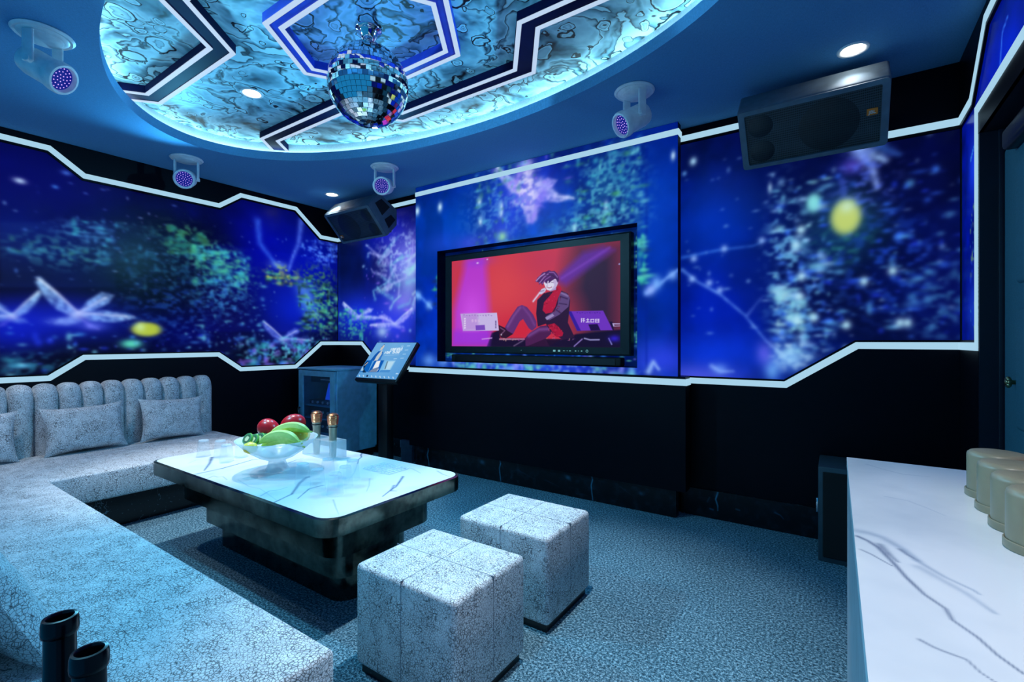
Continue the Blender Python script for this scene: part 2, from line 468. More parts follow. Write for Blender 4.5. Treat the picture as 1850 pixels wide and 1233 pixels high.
# =====================================================================
#  painted pictures (wall screens, television, kiosk), in metres on each surface
# =====================================================================
PICTURE = {
  'L': [
    ('d',0.936,2.443,0.574,0.374,(5,5,120),0.7,1),
    ('d',0.82,2.047,0.239,0.243,(10,40,170),0.35,1),
    ('p',((0.764,2.112),(1.435,2.238),(1.435,1.7),(0.764,1.637)),(20,50,130),0.3,0.01),
    ('p',((2.122,2.209),(2.641,2.207),(3.595,2.237),(3.595,1.364),(2.122,1.34)),(8,14,140),0.35,0.01),
    ('d',2.641,2.276,0.37,0.406,(0,0,200),0.6,1),
    ('d',3.213,2.183,0.525,0.508,(0,20,215),0.65,1),
    ('d',3.011,1.601,0.417,0.277,(5,35,225),0.7,1),
    ('d',1.123,1.41,0.546,0.173,(10,30,215),0.65,1),
    ('d',0.82,1.319,0.239,0.162,(10,30,230),0.6,1),
    ('d',1.926,1.337,0.386,0.205,(0,0,130),0.5,1),
    ('d',1.794,1.833,0.392,0.299,(0,3,22),0.85,1),
    ('d',2.365,1.565,0.335,0.221,(0,5,60),0.6,1),
    ('d',1.926,2.257,0.439,0.154,(0,0,30),0.8,1),
    ('s',((2.618,2.503),(2.641,2.276),(2.821,2.068),(2.87,2.038)),0.04,(60,120,255),0.55,0.3),
    ('s',((3.11,2.606),(3.077,2.35),(2.998,2.153),(2.959,2.025)),0.037,(90,130,255),0.6,0.3),
    ('d',2.852,2.072,0.101,0.042,(120,170,255),0.6,1),
    ('d',3.131,1.858,0.096,0.088,(90,150,255),0.7,1),
    ('d',3.185,1.705,0.098,0.126,(90,160,255),0.75,1),
    ('d',3.255,1.55,0.071,0.102,(80,140,255),0.6,1),
    ('p',((1.204,1.464),(1.113,1.568),(0.976,1.737),(0.949,1.692),(1.003,1.581),(1.073,1.49),(1.17,1.441)),(150,205,255),0.85,0.012,0.75),
    ('p',((1.195,1.475),(1.255,1.578),(1.342,1.653),(1.424,1.636),(1.387,1.565),(1.281,1.49)),(150,205,255),0.85,0.012,0.75),
    ('p',((1.204,1.464),(1.342,1.505),(1.528,1.479),(1.576,1.446),(1.424,1.405),(1.263,1.411)),(150,205,255),0.85,0.012,0.75),
    ('p',((1.179,1.452),(1.081,1.426),(1.057,1.383),(1.129,1.374),(1.221,1.41)),(150,205,255),0.595,0.012,0.75),
    ('p',((1.212,1.431),(1.281,1.389),(1.324,1.345),(1.255,1.355)),(150,140,255),0.595,0.012,0.6),
    ('s',((1.195,1.475),(1.073,1.619),(0.964,1.725)),0.012,(225,240,255),0.7,0),
    ('s',((1.195,1.475),(1.369,1.609)),0.012,(225,240,255),0.6,0),
    ('s',((1.195,1.475),(1.557,1.457)),0.012,(225,240,255),0.6,0),
    ('d',1.195,1.458,0.055,0.038,(225,240,255),0.8,1),
    ('d',1.195,1.475,0.266,0.188,(30,50,255),0.25,1),
    ('p',((0.821,1.433),(0.874,1.505),(0.962,1.632),(0.98,1.605),(0.944,1.524),(0.899,1.458),(0.84,1.42)),(150,205,255),0.85,0.012,0.75),
    ('p',((0.826,1.44),(0.792,1.5),(0.745,1.538),(0.704,1.522),(0.722,1.483),(0.778,1.445)),(150,205,255),0.85,0.012,0.75),
    ('p',((0.821,1.433),(0.745,1.45),(0.655,1.426),(0.633,1.405),(0.704,1.388),(0.787,1.398)),(150,205,255),0.85,0.012,0.75),
    ('p',((0.835,1.427),(0.894,1.416),(0.909,1.388),(0.864,1.38),(0.811,1.399)),(150,205,255),0.595,0.012,0.75),
    ('p',((0.816,1.413),(0.778,1.384),(0.755,1.356),(0.792,1.364)),(150,140,255),0.595,0.012,0.6),
    ('s',((0.826,1.44),(0.899,1.542),(0.97,1.625)),0.007,(225,240,255),0.7,0),
    ('s',((0.826,1.44),(0.731,1.51)),0.007,(225,240,255),0.6,0),
    ('s',((0.826,1.44),(0.641,1.412)),0.007,(225,240,255),0.6,0),
    ('d',0.826,1.43,0.031,0.024,(225,240,255),0.8,1),
    ('d',0.826,1.44,0.149,0.117,(30,50,255),0.25,1),
    ('p',((2.903,1.273),(2.818,1.346),(2.688,1.468),(2.662,1.438),(2.713,1.359),(2.78,1.294),(2.872,1.258)),(120,150,255),0.7,0.012,0.75),
    ('p',((2.895,1.28),(2.95,1.349),(3.031,1.396),(3.105,1.382),(3.072,1.335),(2.974,1.288)),(120,150,255),0.7,0.012,0.75),
    ('p',((2.903,1.273),(3.031,1.296),(3.198,1.274),(3.241,1.25),(3.105,1.227),(2.958,1.235)),(120,150,255),0.7,0.012,0.75),
    ('p',((2.88,1.265),(2.788,1.25),(2.765,1.221),(2.833,1.213),(2.919,1.235)),(120,150,255),0.48999999999999994,0.012,0.75),
    ('p',((2.911,1.25),(2.974,1.22),(3.015,1.189),(2.95,1.197)),(150,140,255),0.48999999999999994,0.012,0.6),
    ('s',((2.895,1.28),(2.78,1.383),(2.677,1.46)),0.008,(225,240,255),0.7,0),
    ('s',((2.895,1.28),(3.056,1.366)),0.008,(225,240,255),0.6,0),
    ('s',((2.895,1.28),(3.224,1.258)),0.008,(225,240,255),0.6,0),
    ('d',2.895,1.269,0.051,0.026,(225,240,255),0.8,1),
    ('d',2.895,1.28,0.244,0.127,(30,50,255),0.25,1),
    ('d',1.107,1.401,0.085,0.03,(130,160,255),0.7,1),
    ('d',1.291,1.371,0.078,0.036,(110,130,255),0.6,1),
    ('d',1.652,1.352,0.104,0.058,(170,190,60),1,2),
    ('d',1.604,1.37,0.036,0.038,(190,230,160),0.8,1),
    ('d',1.541,1.226,0.063,0.033,(90,220,190),0.8,1),
    ('d',0.866,2.436,0.032,0.02,(190,220,255),0.95,1),
    ('d',1.059,2.443,0.019,0.013,(70,150,255),0.8,1),
    ('d',1.123,2.569,0.029,0.018,(80,140,255),0.7,1),
    ('d',0.871,1.066,0.077,0.021,(90,190,240),0.9,1),
    ('d',0.814,1.109,0.04,0.017,(60,170,190),0.6,1),
    ('f',1.794,1.983,0.367,0.2,(20,70,100),0.8,40),
    ('f',1.926,2.231,0.211,0.112,(60,140,110),0.8,40),
    ('f',2.186,2.065,0.232,0.15,(80,190,160),0.85,40),
    ('f',2.418,1.875,0.195,0.156,(60,150,150),0.8,40),
    ('f',2.261,1.723,0.267,0.218,(50,130,190),0.8,40),
    ('f',1.881,1.539,0.431,0.304,(20,60,150),0.7,40),
    ('f',1.09,1.948,0.308,0.129,(50,120,150),0.75,40),
    ('f',1.222,2.123,0.176,0.088,(70,150,210),0.6,40),
    ('f',2.883,2.004,0.194,0.073,(150,190,90),0.8,40),
    ('f',3.391,1.654,0.189,0.326,(90,170,120),0.85,40),
    ('f',3.319,2.005,0.222,0.129,(70,130,90),0.8,40),
    ('f',2.946,1.14,0.409,0.097,(70,190,200),0.85,40),
    ('f',3.213,1.167,0.29,0.126,(90,140,255),0.7,40),
    ('f',0.936,1.071,0.39,0.091,(40,120,160),0.6,40),
    ('f',3.428,2.279,0.191,0.164,(90,140,255),0.7,40),
    ('n',1.454,2.26,1.926,2.155,60,0.009,0.023,((30,80,110),(20,70,90)),0.55),
    ('n',1.794,2.282,2.137,2.031,80,0.01,0.035,((30,110,110),(50,150,130),(40,90,60)),0.8),
    ('n',2.017,2.17,2.528,1.802,130,0.01,0.036,((60,190,210),(70,190,150),(50,150,190)),0.75),
    ('n',1.454,2.074,2.365,1.565,160,0.007,0.023,((30,80,130),(40,110,150),(20,60,110)),0.7),
    ('n',2.064,1.863,2.7,1.115,130,0.007,0.026,((60,130,210),(90,180,210),(40,90,200)),0.75),
    ('n',2.7,1.994,3.077,1.853,60,0.012,0.036,((190,215,90),(70,190,150),(20,40,60)),0.7),
    ('n',3.077,1.977,3.58,1.364,160,0.012,0.037,((70,190,150),(10,20,30),(90,180,150),(20,60,60)),0.85),
    ('n',3.11,2.419,3.595,2.17,60,0.01,0.025,((60,110,255),(90,150,255)),0.8),
    ('n',0.82,2.007,1.398,1.881,80,0.008,0.025,((40,110,160),(60,150,190),(50,120,110)),0.65),
    ('n',1.155,2.242,1.454,2.028,40,0.009,0.026,((60,190,210),(60,130,200)),0.7),
    ('n',2.418,1.289,3.503,0.952,170,0.011,0.045,((60,190,210),(60,120,255),(110,190,240),(150,110,255)),0.7),
    ('n',0.764,1.318,2.418,0.842,130,0.008,0.028,((60,140,230),(110,200,230),(40,70,255)),0.75),
    ('n',0.764,2.516,3.503,1.098,150,0.004,0.012,((90,150,255),(140,200,255)),0.7),
    ('d',1.652,1.352,0.104,0.058,(176,196,62),1,2.5),
    ('d',1.604,1.37,0.036,0.038,(196,232,166),0.8,1),
    ('d',1.541,1.226,0.063,0.033,(90,220,190),0.8,1),
  ],
  'B': [
    ('p',((-4.988,2.504),(-4.524,2.447),(-4.524,1.103),(-4.988,1.096)),(3,10,45),0.7,0.06),
    ('d',-4.101,2.457,0.43,0.245,(10,20,190),0.8,1),
    ('d',-3.881,2.129,0.331,0.299,(110,110,255),0.8,1),
    ('d',-4.574,1.552,0.563,0.321,(20,50,240),0.85,1),
    ('d',-3.967,1.473,0.337,0.301,(60,70,240),0.8,1),
    ('d',-3.77,1.941,0.164,0.266,(160,190,255),0.75,1),
    ('d',-3.855,1.679,0.201,0.119,(150,140,255),0.6,1),
    ('d',-3.712,2.201,0.098,0.176,(140,130,255),0.5,1),
    ('s',((-3.93,1.732),(-3.917,1.885),(-4.021,2.048)),0.015,(170,180,255),0.55,0.6),
    ('s',((-3.83,1.991),(-3.772,2.021),(-3.656,2.046)),0.023,(150,230,235),0.55,0.6),
    ('s',((-3.962,2.13),(-3.759,2.165),(-3.756,2.219)),0.019,(150,230,235),0.55,0.6),
    ('s',((-4.26,1.82),(-4.051,1.835),(-4.031,1.862)),0.033,(190,235,245),0.55,0.6),
    ('s',((-3.768,1.965),(-3.584,2.086),(-3.485,2.211)),0.019,(190,235,245),0.55,0.6),
    ('s',((-3.708,1.641),(-3.684,1.705),(-3.509,1.761)),0.02,(110,190,230),0.55,0.6),
    ('s',((-4.147,1.821),(-4.141,1.88),(-4.053,1.934)),0.023,(110,190,230),0.55,0.6),
    ('s',((-4.024,1.97),(-4.055,2.083),(-3.869,2.174)),0.035,(110,190,230),0.55,0.6),
    ('s',((-3.785,2.11),(-3.61,2.196),(-3.475,2.282)),0.024,(190,235,245),0.55,0.6),
    ('s',((-3.929,1.617),(-3.761,1.656),(-3.745,1.7)),0.022,(110,190,230),0.55,0.6),
    ('s',((-3.755,1.984),(-3.601,2.067),(-3.576,2.16)),0.033,(150,230,235),0.55,0.6),
    ('s',((-4.057,1.609),(-4.009,1.679),(-3.894,1.744)),0.022,(150,230,235),0.55,0.6),
    ('s',((-4.139,1.979),(-4.351,2.033),(-4.382,2.074)),0.022,(170,180,255),0.55,0.6),
    ('s',((-4.244,2.137),(-4.105,2.27),(-3.924,2.393)),0.032,(110,190,230),0.55,0.6),
    ('s',((-3.797,1.878),(-3.558,1.905),(-3.512,1.945)),0.031,(110,190,230),0.55,0.6),
    ('s',((-3.79,2.051),(-3.719,2.188),(-3.709,2.331)),0.017,(170,180,255),0.55,0.6),
    ('s',((-4.097,2.118),(-4.141,2.178),(-4.407,2.262)),0.034,(170,180,255),0.55,0.6),
    ('s',((-3.712,1.749),(-3.608,1.803),(-3.493,1.854)),0.017,(190,235,245),0.55,0.6),
    ('s',((-3.927,1.864),(-4.123,1.923),(-4.208,1.975)),0.034,(110,190,230),0.55,0.6),
    ('s',((-4.314,1.723),(-4.345,1.817),(-4.133,1.895)),0.024,(110,190,230),0.55,0.6),
    ('s',((-3.792,1.979),(-3.581,2.117),(-3.581,2.272)),0.028,(150,230,235),0.55,0.6),
    ('s',((-4.029,1.72),(-4.206,1.793),(-4.279,1.862)),0.029,(110,190,230),0.55,0.6),
    ('s',((-4.115,1.796),(-4.08,1.939),(-3.972,2.074)),0.034,(170,180,255),0.55,0.6),
    ('s',((-3.702,1.607),(-3.675,1.703),(-3.499,1.79)),0.034,(170,180,255),0.55,0.6),
    ('s',((-4.16,2.112),(-4.282,2.23),(-4.471,2.358)),0.026,(170,180,255),0.55,0.6),
    ('s',((-4.146,1.848),(-3.83,1.926),(-3.762,2.018)),0.019,(170,180,255),0.55,0.6),
    ('p',((-4.584,1.533),(-4.694,1.602),(-4.876,1.721),(-4.913,1.696),(-4.839,1.62),(-4.746,1.558),(-4.624,1.522)),(170,190,255),0.85,0.012,0.75),
    ('p',((-4.594,1.54),(-4.524,1.596),(-4.427,1.63),(-4.341,1.614),(-4.379,1.578),(-4.495,1.544)),(170,190,255),0.85,0.012,0.75),
    ('p',((-4.584,1.533),(-4.427,1.548),(-4.238,1.523),(-4.192,1.504),(-4.341,1.489),(-4.514,1.499)),(170,190,255),0.85,0.012,0.75),
    ('p',((-4.614,1.528),(-4.735,1.518),(-4.766,1.493),(-4.674,1.484),(-4.564,1.501)),(170,190,255),0.595,0.012,0.75),
    ('p',((-4.574,1.514),(-4.495,1.486),(-4.446,1.46),(-4.524,1.468)),(150,140,255),0.595,0.012,0.6),
    ('s',((-4.594,1.54),(-4.746,1.636),(-4.892,1.715)),0.007,(225,240,255),0.7,0),
    ('s',((-4.594,1.54),(-4.398,1.604)),0.007,(225,240,255),0.6,0),
    ('s',((-4.594,1.54),(-4.21,1.51)),0.007,(225,240,255),0.6,0),
    ('d',-4.594,1.53,0.065,0.022,(225,240,255),0.8,1),
    ('d',-4.594,1.54,0.291,0.109,(30,50,255),0.25,1),
    ('p',((-4.003,1.437),(-3.898,1.501),(-3.735,1.607),(-3.703,1.58),(-3.767,1.51),(-3.851,1.454),(-3.965,1.423)),(180,180,255),0.85,0.012,0.75),
    ('p',((-3.994,1.444),(-4.062,1.506),(-4.161,1.549),(-4.253,1.538),(-4.212,1.496),(-4.092,1.453)),(180,180,255),0.85,0.012,0.75),
    ('p',((-4.003,1.437),(-4.161,1.461),(-4.366,1.445),(-4.419,1.425),(-4.253,1.401),(-4.072,1.405)),(180,180,255),0.85,0.012,0.75),
    ('p',((-3.974,1.43),(-3.86,1.415),(-3.832,1.388),(-3.917,1.383),(-4.023,1.404)),(180,180,255),0.595,0.012,0.75),
    ('p',((-4.013,1.417),(-4.092,1.392),(-4.141,1.366),(-4.062,1.371)),(150,140,255),0.595,0.012,0.6),
    ('s',((-3.994,1.444),(-3.851,1.533),(-3.721,1.6)),0.008,(225,240,255),0.7,0),
    ('s',((-3.994,1.444),(-4.192,1.523)),0.008,(225,240,255),0.6,0),
    ('s',((-3.994,1.444),(-4.398,1.431)),0.008,(225,240,255),0.6,0),
    ('d',-3.994,1.434,0.063,0.024,(225,240,255),0.8,1),
    ('d',-3.994,1.444,0.282,0.113,(30,50,255),0.25,1),
    ('d',-4.192,1.355,0.091,0.062,(190,230,255),0.7,1),
    ('n',-4.966,1.631,-4.524,1.263,40,0.013,0.033,((60,190,210),(70,190,150)),0.8),
    ('n',-4.524,2.383,-3.671,1.232,60,0.009,0.025,((150,205,255),(150,110,255)),0.7),
    ('d',-0.673,2.093,0.405,0.35,(0,55,200),0.75,1),
    ('d',-0.673,1.471,0.374,0.31,(0,30,200),0.7,1),
    ('d',-0.709,1.16,0.41,0.156,(10,60,240),0.7,1),
    ('d',-0.822,0.999,0.291,0.087,(90,100,250),0.7,1),
    ('d',-0.175,2.272,0.342,0.214,(5,15,70),0.5,1),
    ('d',0.492,1.553,0.202,0.437,(3,5,70),0.75,1),
    ('d',0.14,1.441,0.182,0.201,(3,8,60),0.75,1),
    ('d',-0.364,1.791,0.039,0.552,(5,25,120),0.5,1),
    ('p',((-0.357,2.582),(-0.344,2.579),(-0.344,1.276),(-0.357,1.276)),(0,15,80),0.5,0.01),
    ('s',((-0.93,1.773),(-0.822,1.676),(-0.673,1.58),(-0.514,1.428),(-0.38,1.246),(-0.268,1.138)),0.012,(110,165,255),0.7,0.5),
    ('s',((-0.93,1.862),(-0.673,1.891),(-0.463,1.895),(-0.348,1.937)),0.012,(70,140,250),0.6,0.5),
    ('s',((-0.497,1.427),(-0.403,1.554)),0.011,(110,150,250),0.6,0.3),
    ('p',((-0.637,1.876),(-0.357,1.901),(-0.357,1.313),(-0.514,1.466),(-0.637,1.625)),(3,25,120),0.45,0.05),
    ('d',-0.86,1.699,0.023,0.024,(150,190,255),0.85,1),
    ('d',-0.743,1.663,0.023,0.024,(150,190,255),0.85,1),
    ('d',-0.673,1.607,0.022,0.023,(150,190,255),0.85,1),
    ('d',-0.848,1.846,0.023,0.024,(150,190,255),0.85,1),
    ('d',-0.644,1.896,0.021,0.024,(150,190,255),0.85,1),
    ('d',-0.41,1.926,0.02,0.023,(150,190,255),0.85,1),
    ('d',0.052,2.017,0.08,0.112,(205,220,110),1,3),
    ('d',0.058,2.085,0.039,0.041,(190,230,200),0.7,1),
    ('d',0.052,2.007,0.131,0.17,(70,150,120),0.45,1),
    ('d',-0.115,2.13,0.039,0.06,(120,215,220),0.95,1.5),
    ('d',-0.852,2.551,0.023,0.028,(170,220,250),0.95,1),
    ('d',-0.914,2.475,0.015,0.016,(110,180,250),0.8,1),
    ('d',-0.361,2.27,0.01,0.034,(190,230,255),0.9,1),
    ('d',0.086,2.324,0.06,0.047,(110,90,230),0.6,1),
    ('s',((0.099,2.43),(0.18,2.305),(0.207,2.167)),0.034,(140,170,250),0.8,0.5),
    ('s',((0.14,2.414),(0.246,2.324)),0.041,(150,190,250),0.75,0.5),
    ('s',((0.22,2.412),(0.31,2.343)),0.03,(60,120,220),0.6,0.5),
    ('d',0.058,1.921,0.188,0.17,(10,60,90),0.5,1),
    ('d',-0.056,1.831,0.142,0.278,(8,40,110),0.4,1),
    ('f',-0.268,1.746,0.123,0.471,(110,190,240),0.8,40),
    ('f',-0.175,1.453,0.177,0.32,(70,140,230),0.75,40),
    ('f',-0.237,1.167,0.122,0.108,(190,225,250),0.8,40),
    ('f',0.14,2.212,0.157,0.201,(80,110,240),0.6,40),
    ('f',0.246,1.7,0.223,0.328,(30,80,210),0.6,40),
    ('f',0.492,1.428,0.137,0.219,(60,130,190),0.55,40),
    ('f',0.03,1.856,0.164,0.137,(40,120,120),0.6,40),
    ('f',-4.674,1.425,0.295,0.194,(60,160,150),0.7,40),
    ('f',-3.924,2.193,0.334,0.3,(170,200,255),0.7,30),
    ('n',-0.344,2.303,-0.027,1.17,130,0.007,0.029,((150,205,255),(110,190,230),(60,120,255),(130,200,210)),0.85),
    ('n',-0.085,2.36,0.606,1.271,150,0.007,0.025,((50,110,250),(90,170,230),(30,60,220)),0.75),
    ('n',-0.331,1.605,-0.175,1.311,60,0.007,0.029,((130,210,235),(170,225,240)),0.8),
    ('n',0.347,1.691,0.618,1.423,30,0.013,0.029,((60,120,200),(70,150,190)),0.5),
    ('d',-0.212,1.873,0.025,0.028,(175,225,245),0.95,1),
    ('d',-0.184,1.967,0.024,0.029,(175,225,245),0.95,1),
    ('d',-0.181,1.667,0.024,0.029,(175,225,245),0.95,1),
    ('d',-0.196,1.539,0.024,0.028,(175,225,245),0.95,1),
    ('d',-0.115,1.398,0.024,0.028,(175,225,245),0.95,1),
    ('d',0.055,1.349,0.022,0.027,(175,225,245),0.95,1),
    ('d',-0.206,1.39,0.025,0.029,(175,225,245),0.95,1),
    ('d',0.143,1.612,0.021,0.027,(175,225,245),0.95,1),
    ('d',0.279,1.664,0.021,0.026,(175,225,245),0.95,1),
    ('d',0.312,1.357,0.02,0.026,(175,225,245),0.95,1),
    ('d',0.347,1.356,0.02,0.026,(175,225,245),0.95,1),
    ('d',-0.237,1.149,0.092,0.079,(140,200,250),0.85,1),
    ('d',-0.348,1.055,0.045,0.073,(120,190,255),0.7,1),
    ('d',-0.397,1.165,0.046,0.074,(120,110,250),0.6,1),
    ('d',-0.673,1.052,0.05,0.039,(110,160,255),0.7,1),
    ('s',((-0.728,1.074),(-0.673,1.036),(-0.584,1.04)),0.016,(140,180,255),0.7,0.3),
    ('n',-0.93,2.535,0.584,1.18,90,0.006,0.016,((150,205,255),),0.6),
    ('d',0.052,2.011,0.075,0.103,(188,208,112),1,3),
    ('d',0.058,2.078,0.036,0.038,(196,232,206),0.75,1),
    ('d',-0.115,2.13,0.036,0.053,(130,220,224),0.95,1.5),
  ],
  'C': [
    ('d',-3.001,2.287,0.579,0.474,(0,85,205),0.7,1),
    ('d',-2.482,2.515,0.348,0.295,(20,60,200),0.5,1),
    ('d',-1.054,2.036,0.23,0.798,(0,60,200),0.75,1),
    ('d',-3.289,1.561,0.288,0.6,(0,40,190),0.7,1),
    ('d',-1.035,1.119,0.229,0.139,(50,70,240),0.75,1),
    ('d',-2.134,1.048,0.873,0.094,(50,70,235),0.7,1),
    ('p',((-3.341,2.523),(-3.259,2.429),(-3.2,2.501),(-3.142,2.412),(-3.142,2.198),(-2.967,2.02),(-2.967,1.863),(-3.44,1.899),(-3.379,2.28)),(0,45,140),0.6,0.02),
    ('d',-1.436,2.34,0.26,0.382,(5,30,110),0.65,1),
    ('d',-1.481,2.475,0.134,0.17,(30,110,160),0.4,1),
    ('d',-2.669,2.446,0.114,0.505,(10,50,120),0.5,1),
    ('d',-2.798,2.158,0.193,0.082,(90,80,230),0.5,1),
    ('d',-2.452,2.216,0.177,0.147,(70,70,220),0.5,1),
    ('p',((-1.152,2.697),(-1.135,2.694),(-1.135,0.995),(-1.152,0.995)),(0,25,140),0.4,0.004),
    ('p',((-2.151,2.488),(-2.275,2.605),(-2.482,2.811),(-2.525,2.78),(-2.44,2.655),(-2.333,2.548),(-2.196,2.477)),(215,215,255),0.9,0.012,0.75),
    ('p',((-2.162,2.499),(-2.085,2.57),(-1.978,2.605),(-1.884,2.569),(-1.925,2.522),(-2.052,2.49)),(215,215,255),0.9,0.012,0.75),
    ('p',((-2.151,2.488),(-1.978,2.486),(-1.772,2.423),(-1.723,2.388),(-1.884,2.388),(-2.074,2.428)),(215,215,255),0.9,0.012,0.75),
    ('p',((-2.184,2.484),(-2.321,2.488),(-2.356,2.456),(-2.252,2.429),(-2.129,2.437)),(215,215,255),0.63,0.012,0.75),
    ('p',((-2.14,2.458),(-2.052,2.406),(-1.999,2.361),(-2.085,2.383)),(150,140,255),0.63,0.012,0.6),
    ('s',((-2.162,2.499),(-2.333,2.664),(-2.5,2.805)),0.01,(225,240,255),0.7,0),
    ('s',((-2.162,2.499),(-1.946,2.563)),0.01,(225,240,255),0.6,0),
    ('s',((-2.162,2.499),(-1.742,2.4)),0.01,(225,240,255),0.6,0),
    ('d',-2.162,2.485,0.072,0.033,(225,240,255),0.8,1),
    ('d',-2.162,2.499,0.319,0.16,(30,50,255),0.25,1),
    ('s',((-2.19,2.75),(-2.145,2.553),(-2.107,2.289)),0.066,(225,225,255),0.9,0.4),
    ('s',((-2.333,2.635),(-2.19,2.466),(-2.162,2.273)),0.058,(200,190,255),0.8,0.4),
    ('s',((-1.999,2.526),(-2.079,2.401),(-2.123,2.268)),0.055,(170,150,255),0.8,0.4),
    ('s',((-2.247,2.714),(-2.304,2.558)),0.038,(190,170,255),0.7,0.4),
    ('s',((-2.069,2.586),(-1.894,2.453)),0.042,(200,215,255),0.8,0.4),
    ('d',-2.162,2.509,0.294,0.283,(80,70,240),0.45,1),
    ('d',-3.179,2.552,0.029,0.043,(200,235,255),0.95,1),
    ('d',-3.487,2.561,0.031,0.044,(200,235,255),0.95,1),
    ('d',-2.694,2.526,0.025,0.041,(200,235,255),0.95,1),
    ('d',-2.681,2.347,0.025,0.041,(200,235,255),0.95,1),
    ('d',-2.452,2.388,0.024,0.04,(200,235,255),0.95,1),
    ('d',-1.459,2.292,0.019,0.034,(200,235,255),0.95,1),
    ('d',-1.728,2.158,0.02,0.035,(200,235,255),0.95,1),
    ('d',-2.452,2.451,0.024,0.039,(200,235,255),0.95,1),
    ('d',-0.952,2.565,0.015,0.032,(200,235,255),0.95,1),
    ('d',-2.44,2.175,0.054,0.044,(150,220,170),0.9,1),
    ('d',-2.351,2.097,0.127,0.029,(130,200,120),0.6,1),
    ('d',-2.134,2.081,0.141,0.028,(150,190,70),0.6,1),
    ('f',-1.436,2.382,0.26,0.339,(90,190,210),0.75,40),
    ('f',-1.347,2.534,0.171,0.209,(60,150,190),0.7,40),
    ('f',-2.482,2.417,0.348,0.296,(80,140,220),0.6,40),
    ('f',-2.19,2.537,0.143,0.189,(235,232,255),0.8,26),
    ('f',-1.527,2.183,0.351,0.129,(110,200,220),0.7,40),
    ('f',-2.134,1.025,0.83,0.066,(140,190,250),0.7,40),
    ('n',-1.718,2.741,-1.156,1.968,170,0.009,0.027,((60,170,200),(110,210,220),(30,90,160),(60,150,110)),0.8),
    ('n',-2.733,2.863,-2.362,2.108,60,0.01,0.031,((80,170,220),(60,130,120)),0.7),
    ('n',-2.543,3.022,-1.767,2.529,60,0.01,0.03,((150,110,240),(60,140,130),(110,170,250)),0.6),
    ('n',-1.21,2.097,-1.143,1.643,40,0.012,0.033,((60,200,170),(90,210,190),(20,60,110)),0.85),
    ('n',-3.252,1.993,-3.142,1.555,24,0.016,0.038,((60,180,130),(20,40,90)),0.8),
    ('n',-3.142,1.073,-1.218,0.984,80,0.01,0.043,((110,190,240),(140,150,255),(90,200,170)),0.8),
    ('s',((-1.143,1.602),(-1.054,1.657),(-0.918,1.753)),0.024,(120,170,255),0.8,0.5),
    ('d',-1.07,1.67,0.039,0.048,(120,180,255),0.85,1),
    ('d',-0.956,1.717,0.034,0.035,(130,180,255),0.8,1),
    ('d',-1.115,1.621,0.037,0.041,(150,180,255),0.8,1),
    ('s',((-3.51,1.737),(-3.379,1.647),(-3.289,1.572)),0.028,(90,150,255),0.7,0.5),
    ('d',-3.479,1.707,0.046,0.044,(130,190,255),0.8,1),
    ('d',-3.326,1.606,0.045,0.044,(130,190,255),0.8,1),
    ('s',((-1.127,1.028),(-1.095,1.097),(-1.054,1.046)),0.024,(160,200,255),0.8,0.2),
    ('d',-3.326,1.058,0.089,0.065,(110,170,255),0.7,1),
    ('d',-3.142,1.046,0.071,0.053,(120,180,255),0.6,1),
    ('d',-3.142,2.198,0.21,0.107,(40,80,230),0.4,1),
  ],
  'R': [
    ('d',2.742,2.443,0.272,0.136,(5,40,220),0.8,1),
    ('s',((2.864,2.362),(2.814,2.549),(2.735,2.574)),0.012,(60,130,255),0.7,0.2),
    ('d',3.317,2.143,0.114,0.169,(20,60,230),0.9,1),
    ('d',3.317,1.411,0.136,0.169,(20,70,220),0.6,1),
    ('s',((3.378,2.19),(3.294,2.247)),0.011,(60,150,230),0.8,0.2),
    ('n',3.391,1.934,3.236,1.297,40,0.006,0.02,((50,150,170),(130,190,90),(20,60,200)),0.8),
  ],
  'T': [
    ('d',-2.445,1.736,0.308,0.333,(235,80,80),0.6,1),
    ('d',-2.229,1.35,0.366,0.147,(215,35,60),0.8,1),
    ('d',-2.003,1.926,0.274,0.133,(190,50,90),0.5,1),
    ('p',((-1.729,2.036),(-1.311,2.005),(-1.311,1.192),(-1.659,1.188),(-1.75,1.526),(-1.811,1.658)),(40,32,62),0.93,0.16),
    ('p',((-1.659,1.956),(-1.495,1.983),(-1.402,1.946),(-1.811,1.704),(-1.874,1.727),(-1.895,1.784)),(100,45,170),0.85,0.03),
    ('s',((-1.439,1.968),(-1.853,1.763)),0.014,(130,70,200),0.5,0),
    ('p',((-2.863,2.029),(-2.636,2.027),(-2.565,1.201),(-3.046,1.197),(-3.018,1.534),(-2.933,1.8)),(185,60,235),0.85,0.05),
    ('d',-2.728,1.974,0.157,0.042,(150,60,220),0.6,1),
    ('d',-2.795,1.505,0.146,0.211,(225,95,255),0.6,1),
    ('d',-2.728,1.969,0.014,0.008,(240,210,255),0.9,1),
    ('d',-2.616,1.992,0.009,0.006,(240,210,255),0.9,1),
    ('p',((-2.623,1.195),(-2.565,1.323),(-2.483,1.348),(-2.47,1.274),(-2.206,1.273),(-1.949,1.261),(-1.842,1.266),(-1.719,1.306),(-1.338,1.337),(-1.338,1.196)),(20,10,48),0.96,0.008),
    ('p',((-3.032,1.35),(-2.565,1.344),(-2.597,1.195),(-3.046,1.192)),(150,50,230),0.6,0.03),
    ('p',((-2.483,1.274),(-2.212,1.273),(-2.212,1.259),(-2.483,1.259)),(200,140,170),0.8,0.003),
    ('n',-2.483,1.276,-1.739,1.255,40,0.004,0.009,((230,190,160),(180,90,160),(70,30,110)),0.8),
    ('s',((-2.324,1.207),(-2.229,1.254)),0.007,(110,90,130),0.8,0),
    ('s',((-1.739,1.208),(-1.669,1.265)),0.006,(150,130,210),0.9,0),
